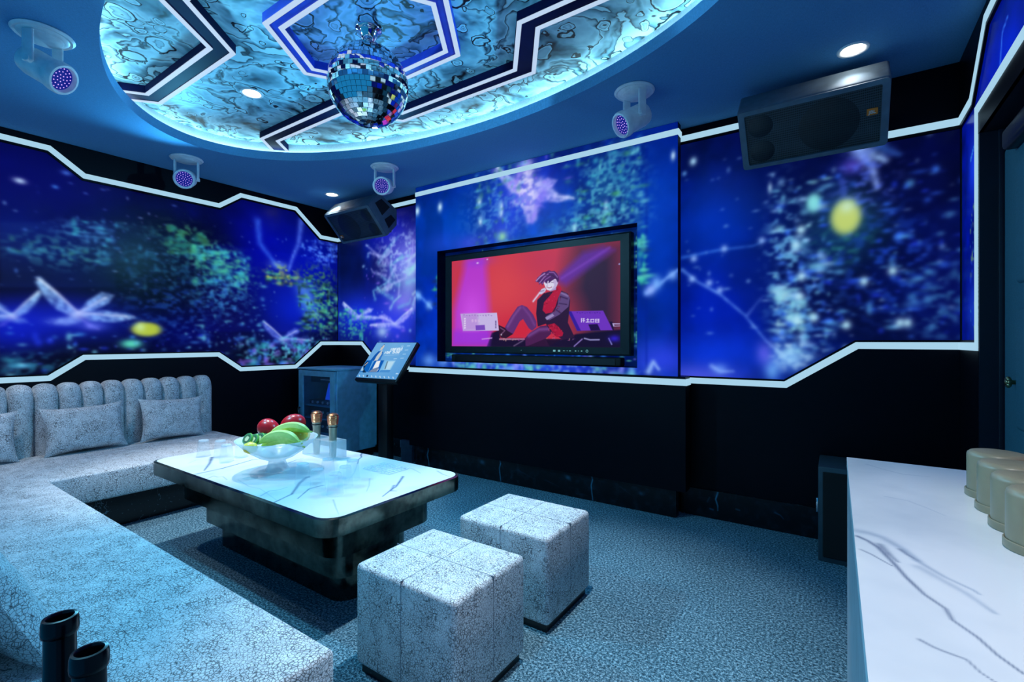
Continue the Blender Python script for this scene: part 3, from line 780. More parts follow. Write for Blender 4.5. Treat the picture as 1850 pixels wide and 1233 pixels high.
    ('s',((-1.649,1.271),(-1.6,1.259),(-1.523,1.26)),0.006,(170,170,230),0.9,0),
    ('s',((-1.443,1.269),(-1.42,1.225)),0.006,(150,150,230),0.9,0),
    ('d',-1.397,1.269,0.045,0.026,(50,30,210),0.9,1),
    ('s',((-2.675,1.267),(-2.565,1.277)),0.006,(210,160,240),0.9,0),
    ('p',((-2.933,1.507),(-2.508,1.504),(-2.485,1.343),(-2.902,1.346)),(205,190,238),1.0,0.003),
    ('p',((-2.926,1.504),(-2.728,1.505),(-2.714,1.346),(-2.898,1.346)),(190,140,225),0.7,0.02),
    ('p',((-2.752,1.395),(-2.645,1.397),(-2.639,1.35),(-2.748,1.349)),(125,75,195),1.0,0.003),
    ('p',((-2.902,1.5),(-2.88,1.5),(-2.885,1.49),(-2.896,1.49)),(150,115,190),0.7,0.003),
    ('p',((-2.869,1.492),(-2.847,1.492),(-2.852,1.484),(-2.863,1.489)),(150,115,190),0.7,0.003),
    ('p',((-2.836,1.493),(-2.814,1.493),(-2.819,1.477),(-2.83,1.488)),(150,115,190),0.7,0.003),
    ('p',((-2.803,1.494),(-2.781,1.494),(-2.787,1.486),(-2.797,1.487)),(150,115,190),0.7,0.003),
    ('p',((-2.77,1.495),(-2.749,1.495),(-2.754,1.48),(-2.765,1.486)),(150,115,190),0.7,0.003),
    ('p',((-2.738,1.487),(-2.717,1.487),(-2.722,1.474),(-2.733,1.485)),(150,115,190),0.7,0.003),
    ('p',((-2.706,1.488),(-2.685,1.488),(-2.691,1.482),(-2.701,1.484)),(150,115,190),0.7,0.003),
    ('p',((-2.675,1.489),(-2.654,1.489),(-2.659,1.476),(-2.669,1.483)),(150,115,190),0.7,0.003),
    ('p',((-2.643,1.49),(-2.623,1.49),(-2.628,1.47),(-2.638,1.482)),(150,115,190),0.7,0.003),
    ('p',((-2.612,1.491),(-2.592,1.491),(-2.597,1.478),(-2.607,1.482)),(150,115,190),0.7,0.003),
    ('p',((-2.581,1.483),(-2.561,1.483),(-2.566,1.472),(-2.576,1.481)),(150,115,190),0.7,0.003),
    ('p',((-2.891,1.466),(-2.869,1.467),(-2.869,1.452),(-2.891,1.451)),(240,230,255),0.8,0.002),
    ('p',((-2.891,1.444),(-2.869,1.446),(-2.869,1.431),(-2.891,1.429)),(240,230,255),0.8,0.002),
    ('p',((-2.891,1.423),(-2.869,1.424),(-2.869,1.41),(-2.891,1.408)),(240,230,255),0.8,0.002),
    ('p',((-2.891,1.401),(-2.869,1.403),(-2.869,1.388),(-2.891,1.386)),(240,230,255),0.8,0.002),
    ('p',((-2.891,1.38),(-2.869,1.382),(-2.869,1.367),(-2.891,1.365)),(240,230,255),0.8,0.002),
    ('p',((-2.527,1.431),(-2.513,1.431),(-2.513,1.422),(-2.527,1.422)),(60,40,110),0.9,0.001),
    ('p',((-2.527,1.417),(-2.513,1.417),(-2.513,1.407),(-2.527,1.408)),(60,40,110),0.9,0.001),
    ('p',((-2.527,1.403),(-2.513,1.402),(-2.513,1.393),(-2.527,1.393)),(60,40,110),0.9,0.001),
    ('p',((-2.527,1.388),(-2.513,1.388),(-2.513,1.379),(-2.527,1.379)),(60,40,110),0.9,0.001),
    ('p',((-2.527,1.374),(-2.513,1.374),(-2.513,1.365),(-2.527,1.365)),(60,40,110),0.9,0.001),
    ('p',((-2.802,1.447),(-2.781,1.454),(-2.773,1.431),(-2.795,1.421)),(225,190,240),0.7,0.003),
    ('p',((-2.764,1.446),(-2.744,1.453),(-2.736,1.43),(-2.757,1.42)),(225,190,240),0.7,0.003),
    ('p',((-2.726,1.445),(-2.706,1.452),(-2.698,1.429),(-2.72,1.419)),(225,190,240),0.7,0.003),
    ('p',((-1.796,1.491),(-1.49,1.486),(-1.411,1.333),(-1.714,1.332)),(112,52,196),1.0,0.003),
    ('p',((-1.796,1.491),(-1.765,1.49),(-1.679,1.331),(-1.714,1.332)),(40,20,150),0.8,0.004),
    ('p',((-1.615,1.381),(-1.537,1.383),(-1.512,1.333),(-1.594,1.332)),(32,10,72),1.0,0.003),
    ('p',((-1.439,1.4),(-1.415,1.399),(-1.402,1.333),(-1.411,1.333)),(25,10,60),1.0,0.003),
    ('p',((-1.719,1.483),(-1.705,1.483),(-1.707,1.473),(-1.715,1.474)),(75,30,150),0.8,0.003),
    ('p',((-1.697,1.478),(-1.683,1.478),(-1.685,1.466),(-1.693,1.473)),(75,30,150),0.8,0.003),
    ('p',((-1.675,1.48),(-1.661,1.48),(-1.663,1.472),(-1.671,1.472)),(75,30,150),0.8,0.003),
    ('p',((-1.653,1.474),(-1.639,1.475),(-1.641,1.465),(-1.649,1.472)),(75,30,150),0.8,0.003),
    ('p',((-1.632,1.476),(-1.618,1.477),(-1.62,1.471),(-1.628,1.471)),(75,30,150),0.8,0.003),
    ('p',((-1.61,1.478),(-1.596,1.479),(-1.598,1.464),(-1.606,1.47)),(75,30,150),0.8,0.003),
    ('p',((-1.589,1.473),(-1.575,1.474),(-1.577,1.469),(-1.585,1.469)),(75,30,150),0.8,0.003),
    ('p',((-1.567,1.475),(-1.554,1.476),(-1.556,1.462),(-1.563,1.469)),(75,30,150),0.8,0.003),
    ('p',((-1.546,1.477),(-1.533,1.477),(-1.535,1.468),(-1.542,1.468)),(75,30,150),0.8,0.003),
    ('p',((-1.525,1.472),(-1.512,1.472),(-1.514,1.461),(-1.521,1.467)),(75,30,150),0.8,0.003),
    ('p',((-1.679,1.433),(-1.671,1.432),(-1.671,1.398),(-1.679,1.398)),(225,215,250),0.95,0.001),
    ('p',((-1.667,1.429),(-1.645,1.428),(-1.645,1.423),(-1.667,1.423)),(225,215,250),0.95,0.001),
    ('p',((-1.667,1.416),(-1.643,1.416),(-1.643,1.41),(-1.667,1.411)),(225,215,250),0.95,0.001),
    ('p',((-1.659,1.432),(-1.652,1.432),(-1.652,1.398),(-1.659,1.398)),(225,215,250),0.95,0.001),
    ('p',((-1.637,1.404),(-1.602,1.403),(-1.602,1.397),(-1.637,1.397)),(225,215,250),0.95,0.001),
    ('p',((-1.632,1.422),(-1.608,1.421),(-1.608,1.416),(-1.632,1.416)),(225,215,250),0.95,0.001),
    ('p',((-1.623,1.43),(-1.616,1.43),(-1.616,1.398),(-1.623,1.398)),(225,215,250),0.95,0.001),
    ('p',((-1.596,1.423),(-1.565,1.423),(-1.565,1.417),(-1.596,1.418)),(225,215,250),0.95,0.001),
    ('p',((-1.596,1.402),(-1.565,1.401),(-1.565,1.396),(-1.596,1.396)),(225,215,250),0.95,0.001),
    ('p',((-1.596,1.423),(-1.59,1.423),(-1.59,1.396),(-1.596,1.396)),(225,215,250),0.95,0.001),
    ('p',((-1.571,1.423),(-1.565,1.423),(-1.565,1.396),(-1.571,1.396)),(225,215,250),0.95,0.001),
    ('p',((-1.556,1.423),(-1.523,1.422),(-1.523,1.417),(-1.556,1.418)),(225,215,250),0.95,0.001),
    ('p',((-1.556,1.4),(-1.523,1.399),(-1.523,1.394),(-1.556,1.395)),(225,215,250),0.95,0.001),
    ('p',((-1.556,1.423),(-1.549,1.423),(-1.549,1.395),(-1.556,1.395)),(225,215,250),0.95,0.001),
    ('p',((-1.53,1.422),(-1.523,1.422),(-1.523,1.394),(-1.53,1.394)),(225,215,250),0.95,0.001),
    ('p',((-1.556,1.412),(-1.523,1.411),(-1.523,1.406),(-1.556,1.407)),(225,215,250),0.95,0.001),
    ('p',((-1.415,1.386),(-1.352,1.384),(-1.352,1.376),(-1.402,1.377),(-1.397,1.366),(-1.352,1.367),(-1.352,1.362),(-1.406,1.361)),(200,190,245),0.9,0.002),
    ('d',-1.358,1.835,0.007,0.006,(170,190,255),1,1),
    ('p',((-2.489,1.394),(-2.421,1.367),(-2.348,1.351),(-2.333,1.311),(-2.408,1.274),(-2.464,1.28),(-2.483,1.323)),(48,18,45),1.0,0.003),
    ('s',((-2.47,1.368),(-2.421,1.342),(-2.458,1.312)),0.006,(130,90,130),0.8,0),
    ('d',-2.46,1.306,0.008,0.007,(230,220,240),0.9,1),
    ('p',((-2.421,1.37),(-2.36,1.461),(-2.286,1.548),(-2.241,1.561),(-2.189,1.542),(-2.126,1.474),(-2.094,1.415),(-2.094,1.369),(-2.137,1.337),(-2.171,1.359),(-2.229,1.44),(-2.264,1.419),(-2.333,1.311),(-2.396,1.342)),(98,48,118),1.0,0.003),
    ('s',((-2.39,1.377),(-2.324,1.47),(-2.258,1.539)),0.014,(140,85,160),0.6,0),
    ('s',((-2.229,1.541),(-2.16,1.465),(-2.114,1.387)),0.012,(125,70,150),0.6,0),
    ('p',((-2.204,1.208),(-2.206,1.276),(-2.16,1.32),(-2.058,1.374),(-1.981,1.382),(-1.951,1.346),(-1.954,1.308),(-2.003,1.271),(-1.97,1.209)),(78,30,82),1.0,0.003),
    ('s',((-2.171,1.295),(-2.069,1.347),(-1.97,1.351)),0.017,(130,80,160),0.7,0),
    ('p',((-2.003,1.271),(-1.842,1.266),(-1.97,1.209),(-2.194,1.203)),(40,12,45),0.7,0.003),
    ('p',((-2.086,1.597),(-2.02,1.651),(-1.949,1.661),(-1.863,1.666),(-1.796,1.634),(-1.775,1.582),(-1.785,1.482),(-1.796,1.399),(-1.734,1.279),(-1.842,1.261),(-1.949,1.318),(-2.003,1.394),(-2.081,1.372),(-2.097,1.483)),(46,22,58),1.0,0.003),
    ('p',((-1.874,1.657),(-1.811,1.639),(-1.778,1.601),(-1.791,1.528),(-1.874,1.466),(-1.97,1.422),(-2.003,1.434),(-2.001,1.456),(-1.922,1.496),(-1.89,1.551)),(98,72,128),1.0,0.003),
    ('s',((-1.863,1.615),(-1.801,1.593)),0.006,(50,25,70),0.7,0),
    ('s',((-1.874,1.559),(-1.806,1.547)),0.005,(50,25,70),0.7,0),
    ('s',((-1.906,1.509),(-1.863,1.48)),0.006,(50,25,70),0.7,0),
    ('s',((-1.853,1.642),(-1.796,1.616)),0.008,(150,125,180),0.8,0),
    ('p',((-2.009,1.446),(-1.938,1.477),(-1.922,1.458),(-1.992,1.424)),(165,150,200),0.9,0.003),
    ('p',((-1.922,1.697),(-1.869,1.703),(-1.851,1.67),(-1.885,1.606),(-1.911,1.533),(-1.943,1.487),(-2.003,1.478),(-2.034,1.509),(-2.02,1.575),(-1.965,1.625),(-1.933,1.66)),(185,22,62),1.0,0.003),
    ('p',((-1.987,1.384),(-1.922,1.397),(-1.879,1.364),(-1.837,1.316),(-1.848,1.289),(-1.901,1.282),(-1.933,1.317)),(175,20,58),1.0,0.003),
    ('n',-2.025,1.69,-1.863,1.484,40,0.004,0.01,((120,8,40),(225,60,100),(90,5,30)),0.8),
    ('n',-1.976,1.389,-1.848,1.289,30,0.004,0.009,((110,8,35),(225,60,100)),0.8),
    ('p',((-1.949,1.713),(-1.901,1.719),(-1.906,1.673),(-1.96,1.662),(-1.97,1.677)),(170,150,205),1.0,0.003),
    ('p',((-2.003,1.766),(-1.949,1.779),(-1.904,1.759),(-1.889,1.733),(-1.899,1.702),(-1.927,1.682),(-1.965,1.669),(-1.99,1.676),(-2.005,1.696),(-2.014,1.716),(-2.023,1.735)),(228,222,246),1.0,0.003),
    ('p',((-1.938,1.759),(-1.895,1.752),(-1.889,1.733),(-1.902,1.699),(-1.929,1.68),(-1.947,1.677),(-1.922,1.711)),(182,160,212),0.7,0.005),
    ('d',-1.897,1.728,0.009,0.015,(205,190,232),1,2),
    ('p',((-2.105,1.754),(-2.083,1.787),(-2.058,1.803),(-2.034,1.826),(-1.999,1.83),(-1.973,1.84),(-1.949,1.83),(-1.921,1.83),(-1.897,1.807),(-1.88,1.774),(-1.878,1.744),(-1.892,1.732),(-1.902,1.755),(-1.912,1.765),(-1.931,1.757),(-1.951,1.747),(-1.97,1.732),(-1.979,1.753),(-1.999,1.73),(-2.016,1.75),(-2.036,1.717),(-2.05,1.739),(-2.067,1.725),(-2.072,1.745)),(78,34,100),1.0,0.003),
    ('s',((-2.094,1.761),(-2.058,1.792),(-2.014,1.814)),0.007,(205,165,228),0.8,0),
    ('s',((-2.064,1.74),(-2.02,1.784),(-1.981,1.808)),0.006,(190,140,215),0.7,0),
    ('s',((-2.036,1.733),(-2.003,1.766),(-1.96,1.787)),0.005,(160,105,190),0.7,0),
    ('s',((-1.97,1.822),(-1.927,1.817),(-1.891,1.775)),0.005,(165,115,195),0.7,0),
    ('s',((-2.003,1.797),(-1.949,1.798),(-1.906,1.776)),0.004,(60,25,80),0.7,0),
    ('s',((-1.938,1.792),(-1.895,1.756)),0.003,(55,22,75),0.7,0),
    ('s',((-1.996,1.733),(-1.977,1.737)),0.003,(80,50,100),0.8,0),
    ('s',((-1.949,1.736),(-1.931,1.734)),0.003,(90,60,110),0.7,0),
    ('s',((-1.992,1.701),(-1.97,1.692),(-1.947,1.698)),0.004,(150,60,100),0.85,0),
    ('s',((-1.986,1.701),(-1.955,1.699)),0.002,(250,248,255),0.9,0),
    ('s',((-1.983,1.729),(-1.994,1.712),(-1.983,1.708)),0.003,(180,160,205),0.8,0),
    ('p',((-2.072,1.654),(-2.045,1.686),(-2.014,1.697),(-1.998,1.683),(-2.009,1.662),(-2.049,1.641)),(208,200,232),1.0,0.003),
    ('s',((-2.126,1.588),(-2.064,1.654)),0.009,(222,205,236),1.0,0),
    ('s',((-2.064,1.668),(-2.02,1.672)),0.003,(120,90,140),0.8,0),
  ],
  'E': [
    ('s',((-3.336,0.198),(-3.329,0.166),(-3.344,0.121),(-3.325,0.058),(-3.321,0.02)),0.009,(70,130,160),0.95,0.35),
    ('s',((-2.46,0.195),(-2.451,0.167),(-2.466,0.121),(-2.454,0.04),(-2.448,0.001)),0.008,(70,130,160),0.95,0.35),
    ('s',((-1.576,0.194),(-1.569,0.165),(-1.581,0.12),(-1.572,0.039),(-1.567,0.006)),0.007,(70,130,160),0.95,0.35),
    ('d',-2.658,0.148,0.031,0.021,(50,90,115),0.8,1),
    ('d',-1.785,0.148,0.025,0.018,(60,100,125),0.8,1),
    ('d',-2.976,0.102,0.02,0.016,(40,70,90),0.7,1),
    ('d',-1.183,0.127,0.016,0.013,(40,80,100),0.7,1),
    ('d',-3.42,0.149,0.031,0.016,(30,50,70),0.7,1),
    ('s',((-2.983,0.143),(-2.915,0.09)),0.006,(24,44,60),0.8,0.5),
    ('s',((-2.521,0.118),(-2.484,0.094)),0.006,(24,44,60),0.8,0.5),
    ('s',((-2.272,0.136),(-2.104,0.087)),0.006,(24,44,60),0.8,0.5),
    ('s',((-1.996,0.095),(-1.866,0.062)),0.005,(24,44,60),0.8,0.5),
    ('s',((-1.667,0.039),(-1.609,0.032)),0.005,(24,44,60),0.8,0.5),
    ('s',((-1.217,0.19),(-1.125,0.165)),0.005,(24,44,60),0.8,0.5),
    ('s',((-1.345,0.152),(-1.259,0.105)),0.005,(24,44,60),0.8,0.5),
  ],
  'Q': [
    ('s',((-0.689,0.215),(-0.68,0.19),(-0.695,0.14),(-0.681,0.096),(-0.681,0.062)),0.007,(70,130,160),0.95,0.3),
    ('s',((-0.731,0.067),(-0.713,0.063)),0.006,(70,130,160),0.8,0),
    ('s',((-0.735,0.145),(-0.75,0.114)),0.006,(40,80,100),0.8,0),
    ('s',((-0.33,0.121),(-0.298,0.11),(-0.279,0.088)),0.006,(40,80,110),0.8,0.3),
    ('s',((-0.298,0.204),(-0.22,0.183)),0.005,(24,44,60),0.8,0.4),
    ('s',((-0.563,0.097),(-0.542,0.093)),0.006,(50,90,110),0.8,0),
  ],
  'M': [
    ('s',((-3.194,1.394),(-3.046,1.317),(-2.902,1.227)),0.0108,(82,100,128),0.8,0.3),
    ('s',((-2.86,1.176),(-2.863,1.295),(-2.888,1.395),(-2.921,1.497),(-2.903,1.542)),0.0094,(150,168,186),0.85,0.3),
    ('s',((-2.863,1.295),(-2.888,1.395),(-2.921,1.497),(-2.903,1.542)),0.0042,(82,100,128),0.8,0.2),
    ('s',((-2.821,1.09),(-2.86,1.176),(-2.862,1.241)),0.0144,(150,168,186),0.5,0.4),
    ('s',((-2.716,1.161),(-2.742,1.205),(-2.703,1.207),(-2.689,1.228),(-2.608,1.21)),0.005,(150,168,186),0.6,0.4),
    ('s',((-2.303,1.478),(-2.301,1.455),(-2.244,1.388),(-2.182,1.332),(-2.112,1.267),(-2.104,1.244),(-2.066,1.151),(-2.01,1.065)),0.0086,(82,100,128),0.75,0.35),
    ('s',((-2.317,1.481),(-2.244,1.388),(-2.173,1.327)),0.0122,(150,168,186),0.6,0.4),
    ('s',((-2.112,1.433),(-2.119,1.396),(-2.12,1.363),(-2.059,1.284),(-2.03,1.247)),0.0064,(82,100,128),0.7,0.35),
    ('s',((-2.209,1.173),(-2.247,1.236),(-2.224,1.272),(-2.234,1.318)),0.0045,(150,168,186),0.8,0.3),
    ('s',((-2.564,2.039),(-2.519,1.994),(-2.479,1.95),(-2.429,1.915),(-2.397,1.869),(-2.316,1.798)),0.0058,(82,100,128),0.95,0.1),
    ('s',((-2.316,1.798),(-2.175,1.667),(-2.087,1.565)),0.0036,(150,168,186),0.5,0.4),
    ('s',((-1.899,1.765),(-1.846,1.693),(-1.792,1.618),(-1.785,1.591),(-1.734,1.486)),0.0072,(82,100,128),0.85,0.35),
    ('s',((-1.819,1.632),(-1.766,1.563),(-1.744,1.578)),0.0086,(82,100,128),0.6,0.3),
    ('s',((-2.012,1.639),(-1.922,1.562),(-1.855,1.492)),0.0036,(150,168,186),0.6,0.4),
    ('s',((-1.883,1.329),(-1.78,1.27),(-1.707,1.231)),0.0036,(150,168,186),0.6,0.3),
    ('s',((-2.666,1.576),(-2.699,1.648),(-2.701,1.696)),0.005,(82,100,128),0.6,0.3),
    ('s',((-2.181,1.905),(-2.089,1.907),(-1.971,1.902),(-1.867,1.863)),0.005,(150,168,186),0.6,0.4),
    ('s',((-1.823,1.947),(-1.753,1.915),(-1.695,1.904)),0.0058,(150,168,186),0.7,0.3),
    ('s',((-2.561,1.242),(-2.399,1.216),(-2.318,1.228),(-2.087,1.181)),0.0036,(150,168,186),0.4,0.5),
    ('s',((-3.151,1.246),(-3.198,1.309),(-3.195,1.36)),0.0036,(150,168,186),0.4,0.4),
  ],
  'N': [
    ('s',((0.029,0.929),(0.043,0.928),(0.059,0.919),(0.081,0.882),(0.093,0.849)),0.0108,(172,180,194),0.75,0.4),
    ('s',((0.028,0.903),(0.04,0.891),(0.051,0.871),(0.058,0.846),(0.066,0.817),(0.074,0.781),(0.087,0.74),(0.102,0.714),(0.104,0.689),(0.119,0.663),(0.128,0.636),(0.14,0.614)),0.0036,(96,106,130),0.7,0.3),
    ('s',((0.054,0.885),(0.062,0.853),(0.07,0.829)),0.0058,(96,106,130),0.55,0.5),
    ('s',((0.077,0.88),(0.084,0.863),(0.093,0.849)),0.0036,(96,106,130),0.5,0.4),
    ('s',((0.091,0.85),(0.103,0.829),(0.115,0.809),(0.137,0.786),(0.141,0.777)),0.0045,(172,180,194),0.75,0.4),
    ('s',((0.091,0.825),(0.105,0.805),(0.129,0.77),(0.145,0.733)),0.0072,(172,180,194),0.6,0.45),
    ('s',((0.07,0.625),(0.079,0.618),(0.086,0.615),(0.102,0.611),(0.106,0.601),(0.108,0.595),(0.116,0.585)),0.0022,(96,106,130),0.6,0.3),
    ('s',((0.03,0.848),(0.042,0.837),(0.053,0.822),(0.063,0.809)),0.0022,(96,106,130),0.6,0.4),
    ('s',((0.063,1.442),(0.096,1.404),(0.126,1.38),(0.171,1.389)),0.0032,(172,180,194),0.45,0.4),
    ('s',((0.08,1.164),(0.112,1.156),(0.133,1.13),(0.156,1.093)),0.0028,(172,180,194),0.4,0.4),
  ],
  'K': [
    ('p',((-0.0237,0.2762),(-0.0,0.42),(0.097,0.4251),(0.1146,0.2886),(0.0951,0.2061),(0.0007,0.2011)),(120,175,225),0.5,0.03),
    ('p',((0.0565,0.199),(0.0722,0.2711),(0.0925,0.3129),(0.1622,0.3064),(0.1787,0.2665),(0.1891,0.1958)),(15,85,170),1.0,0.002),
    ('p',((0.1195,0.2736),(0.1603,0.3012),(0.1783,0.2512),(0.1891,0.1958),(0.1472,0.1936)),(60,130,205),0.8,0.002),
    ('p',((0.1146,0.2886),(0.1348,0.3304),(0.1581,0.2807),(0.1524,0.1939),(0.1104,0.1917),(0.1067,0.2525)),(190,200,205),1.0,0.002),
    ('p',((0.0989,0.359),(0.1191,0.4008),(0.1349,0.366),(0.1296,0.3301),(0.1015,0.3235)),(200,195,190),1.0,0.002),
    ('p',((0.0991,0.3667),(0.1165,0.4007),(0.1242,0.3935),(0.1047,0.3823),(0.1068,0.3595)),(30,50,90),1.0,0.002),
    ('s',((0.2523,0.3193),(0.2454,0.35)),0.0035,(240,250,255),0.95,0),
    ('s',((0.2471,0.3331),(0.2623,0.3339)),0.003,(240,250,255),0.9,0),
    ('s',((0.2713,0.3203),(0.2644,0.351)),0.0035,(240,250,255),0.95,0),
    ('s',((0.2834,0.3209),(0.2743,0.3515)),0.003,(240,250,255),0.9,0),
    ('s',((0.2612,0.3508),(0.2743,0.3515)),0.003,(240,250,255),0.9,0),
    ('s',((0.2903,0.3213),(0.2834,0.352)),0.0035,(240,250,255),0.95,0),
    ('s',((0.3024,0.3219),(0.2934,0.3525)),0.003,(240,250,255),0.9,0),
    ('s',((0.2851,0.3352),(0.3004,0.336)),0.003,(240,250,255),0.9,0),
    ('s',((0.3093,0.3223),(0.3024,0.353)),0.0035,(240,250,255),0.95,0),
    ('s',((0.2993,0.3528),(0.3124,0.3535)),0.003,(240,250,255),0.9,0),
    ('s',((0.3283,0.3233),(0.3214,0.354)),0.0035,(240,250,255),0.95,0),
    ('s',((0.3404,0.3239),(0.3314,0.3545)),0.003,(240,250,255),0.9,0),
    ('s',((0.3232,0.3372),(0.3384,0.338)),0.003,(240,250,255),0.9,0),
    ('s',((0.3474,0.3243),(0.3404,0.355)),0.0035,(240,250,255),0.95,0),
    ('s',((0.3594,0.325),(0.3504,0.3555)),0.003,(240,250,255),0.9,0),
    ('s',((0.3373,0.3548),(0.3504,0.3555)),0.003,(240,250,255),0.9,0),
    ('s',((0.3664,0.3253),(0.3594,0.356)),0.0035,(240,250,255),0.95,0),
    ('s',((0.3612,0.3392),(0.3764,0.34)),0.003,(240,250,255),0.9,0),
    ('s',((0.3854,0.3263),(0.3785,0.357)),0.0035,(240,250,255),0.95,0),
    ('s',((0.3974,0.327),(0.3884,0.3575)),0.003,(240,250,255),0.9,0),
    ('s',((0.3753,0.3568),(0.3884,0.3575)),0.003,(240,250,255),0.9,0),
    ('s',((0.1955,0.2832),(0.1919,0.309)),0.0035,(240,250,255),0.95,0),
    ('s',((0.1919,0.2948),(0.2082,0.2957)),0.003,(240,250,255),0.9,0),
    ('s',((0.2159,0.2843),(0.2124,0.3101)),0.0035,(240,250,255),0.95,0),
    ('s',((0.2292,0.285),(0.2235,0.3106)),0.003,(240,250,255),0.9,0),
    ('s',((0.2093,0.3099),(0.2235,0.3106)),0.003,(240,250,255),0.9,0),
    ('s',((0.2364,0.2854),(0.2329,0.3111)),0.0035,(240,250,255),0.95,0),
    ('s',((0.2496,0.2861),(0.244,0.3117)),0.003,(240,250,255),0.9,0),
    ('s',((0.2328,0.297),(0.2491,0.2979)),0.003,(240,250,255),0.9,0),
    ('s',((0.2569,0.2864),(0.2533,0.3122)),0.0035,(240,250,255),0.95,0),
    ('s',((0.2502,0.3121),(0.2644,0.3128)),0.003,(240,250,255),0.9,0),
    ('s',((0.2978,0.2886),(0.2942,0.3144)),0.0035,(240,250,255),0.95,0),
    ('s',((0.311,0.2893),(0.3054,0.315)),0.003,(240,250,255),0.9,0),
    ('s',((0.2911,0.3142),(0.3054,0.315)),0.003,(240,250,255),0.9,0),
    ('s',((0.3182,0.2897),(0.3147,0.3155)),0.0035,(240,250,255),0.95,0),
    ('s',((0.3146,0.3013),(0.331,0.3022)),0.003,(240,250,255),0.9,0),
    ('s',((0.3387,0.2908),(0.3352,0.3165)),0.0035,(240,250,255),0.95,0),
    ('s',((0.3519,0.2915),(0.3463,0.3171)),0.003,(240,250,255),0.9,0),
    ('s',((0.332,0.3164),(0.3463,0.3171)),0.003,(240,250,255),0.9,0),
    ('s',((0.3592,0.2918),(0.3556,0.3176)),0.0035,(240,250,255),0.95,0),
    ('s',((0.3724,0.2925),(0.3667,0.3182)),0.003,(240,250,255),0.9,0),
    ('s',((0.3555,0.3035),(0.3719,0.3044)),0.003,(240,250,255),0.9,0),
    ('s',((0.3796,0.2929),(0.3761,0.3187)),0.0035,(240,250,255),0.95,0),
    ('s',((0.3729,0.3185),(0.3872,0.3193)),0.003,(240,250,255),0.9,0),
    ('s',((0.2076,0.264),(0.3964,0.274)),0.002,(190,220,245),0.6,0),
    ('s',((0.3585,0.3768),(0.3847,0.3782)),0.0035,(205,235,255),0.8,0),
    ('s',((0.4319,0.3807),(0.4686,0.3826)),0.0035,(205,235,255),0.8,0),
    ('s',((0.4361,0.331),(0.4728,0.333)),0.0035,(205,235,255),0.8,0),
    ('s',((0.4393,0.2828),(0.4734,0.2846)),0.0035,(205,235,255),0.8,0),
    ('s',((0.3559,0.226),(0.3927,0.2279)),0.0035,(205,235,255),0.8,0),
    ('s',((0.4391,0.2355),(0.4759,0.2374)),0.0035,(205,235,255),0.8,0),
    ('p',((0.005,0.1988),(0.0889,0.2032),(0.1196,0.0674),(0.0068,0.0614)),(10,95,185),1.0,0.002),
    ('p',((0.0014,0.1604),(0.0213,0.1869),(0.0422,0.188),(0.0366,0.1012),(0.0984,0.0587),(0.0512,0.0562),(0.016,0.1154)),(10,40,70),0.9,0.002),
    ('s',((0.0201,0.1411),(0.0366,0.1725)),0.006,(225,205,190),1.0,0),
    ('p',((0.0032,0.0944),(0.0059,0.1301),(0.0448,0.0813),(0.0148,0.0695)),(190,220,235),0.8,0.002),
    ('p',((0.1159,0.1996),(0.2418,0.2062),(0.2593,0.0697),(0.1229,0.0625)),(10,90,180),1.0,0.002),
    ('p',((0.1472,0.1936),(0.1962,0.2013),(0.2206,0.1262),(0.1554,0.1024)),(230,235,240),1.0,0.002),
    ('p',((0.1554,0.1024),(0.2239,0.1213),(0.2314,0.0708),(0.1265,0.0652)),(140,145,160),0.8,0.002),
    ('s',((0.2299,0.0809),(0.234,0.1065)),0.004,(240,230,225),1.0,0),
    ('p',((0.2539,0.2043),(0.3963,0.2068),(0.3974,0.0744),(0.2646,0.07)),(120,185,230),1.0,0.002),
    ('p',((0.2869,0.1959),(0.3866,0.2012),(0.3824,0.1042),(0.309,0.1003)),(205,230,240),0.7,0.01),
    ('p',((0.2704,0.0932),(0.3963,0.0998),(0.3981,0.0735),(0.2656,0.0685)),(60,130,200),0.8,0.002),
    ('s',((0.318,0.111),(0.2955,0.1912)),0.007,(60,90,110),0.9,0),
    ('s',((0.0251,0.0268),(0.0431,0.0125)),0.0045,(225,240,250),0.8,0),
    ('s',((0.0812,0.0267),(0.0991,0.0124)),0.0045,(225,240,250),0.8,0),
    ('s',((0.1372,0.0266),(0.1552,0.0123)),0.0045,(225,240,250),0.8,0),
    ('s',((0.1933,0.0265),(0.2113,0.0122)),0.0045,(225,240,250),0.8,0),
    ('s',((0.2493,0.0264),(0.2673,0.0121)),0.0045,(225,240,250),0.8,0),
    ('s',((0.3054,0.0263),(0.3234,0.012)),0.0045,(225,240,250),0.8,0),
    ('s',((0.3614,0.0262),(0.3794,0.0119)),0.0045,(225,240,250),0.8,0),
    ('s',((0.4175,0.0261),(0.4355,0.0118)),0.0045,(225,240,250),0.8,0),
    ('s',((0.4735,0.026),(0.4915,0.0117)),0.0045,(225,240,250),0.8,0),
    ('p',((0.1248,0.032),(0.1458,0.0332),(0.1557,0.0108),(0.1363,0.0097)),(10,40,80),1.0,0.002),
    ('s',((0.4914,0.0641),(0.5141,0.0628)),0.006,(220,240,255),0.8,0),
  ],
}

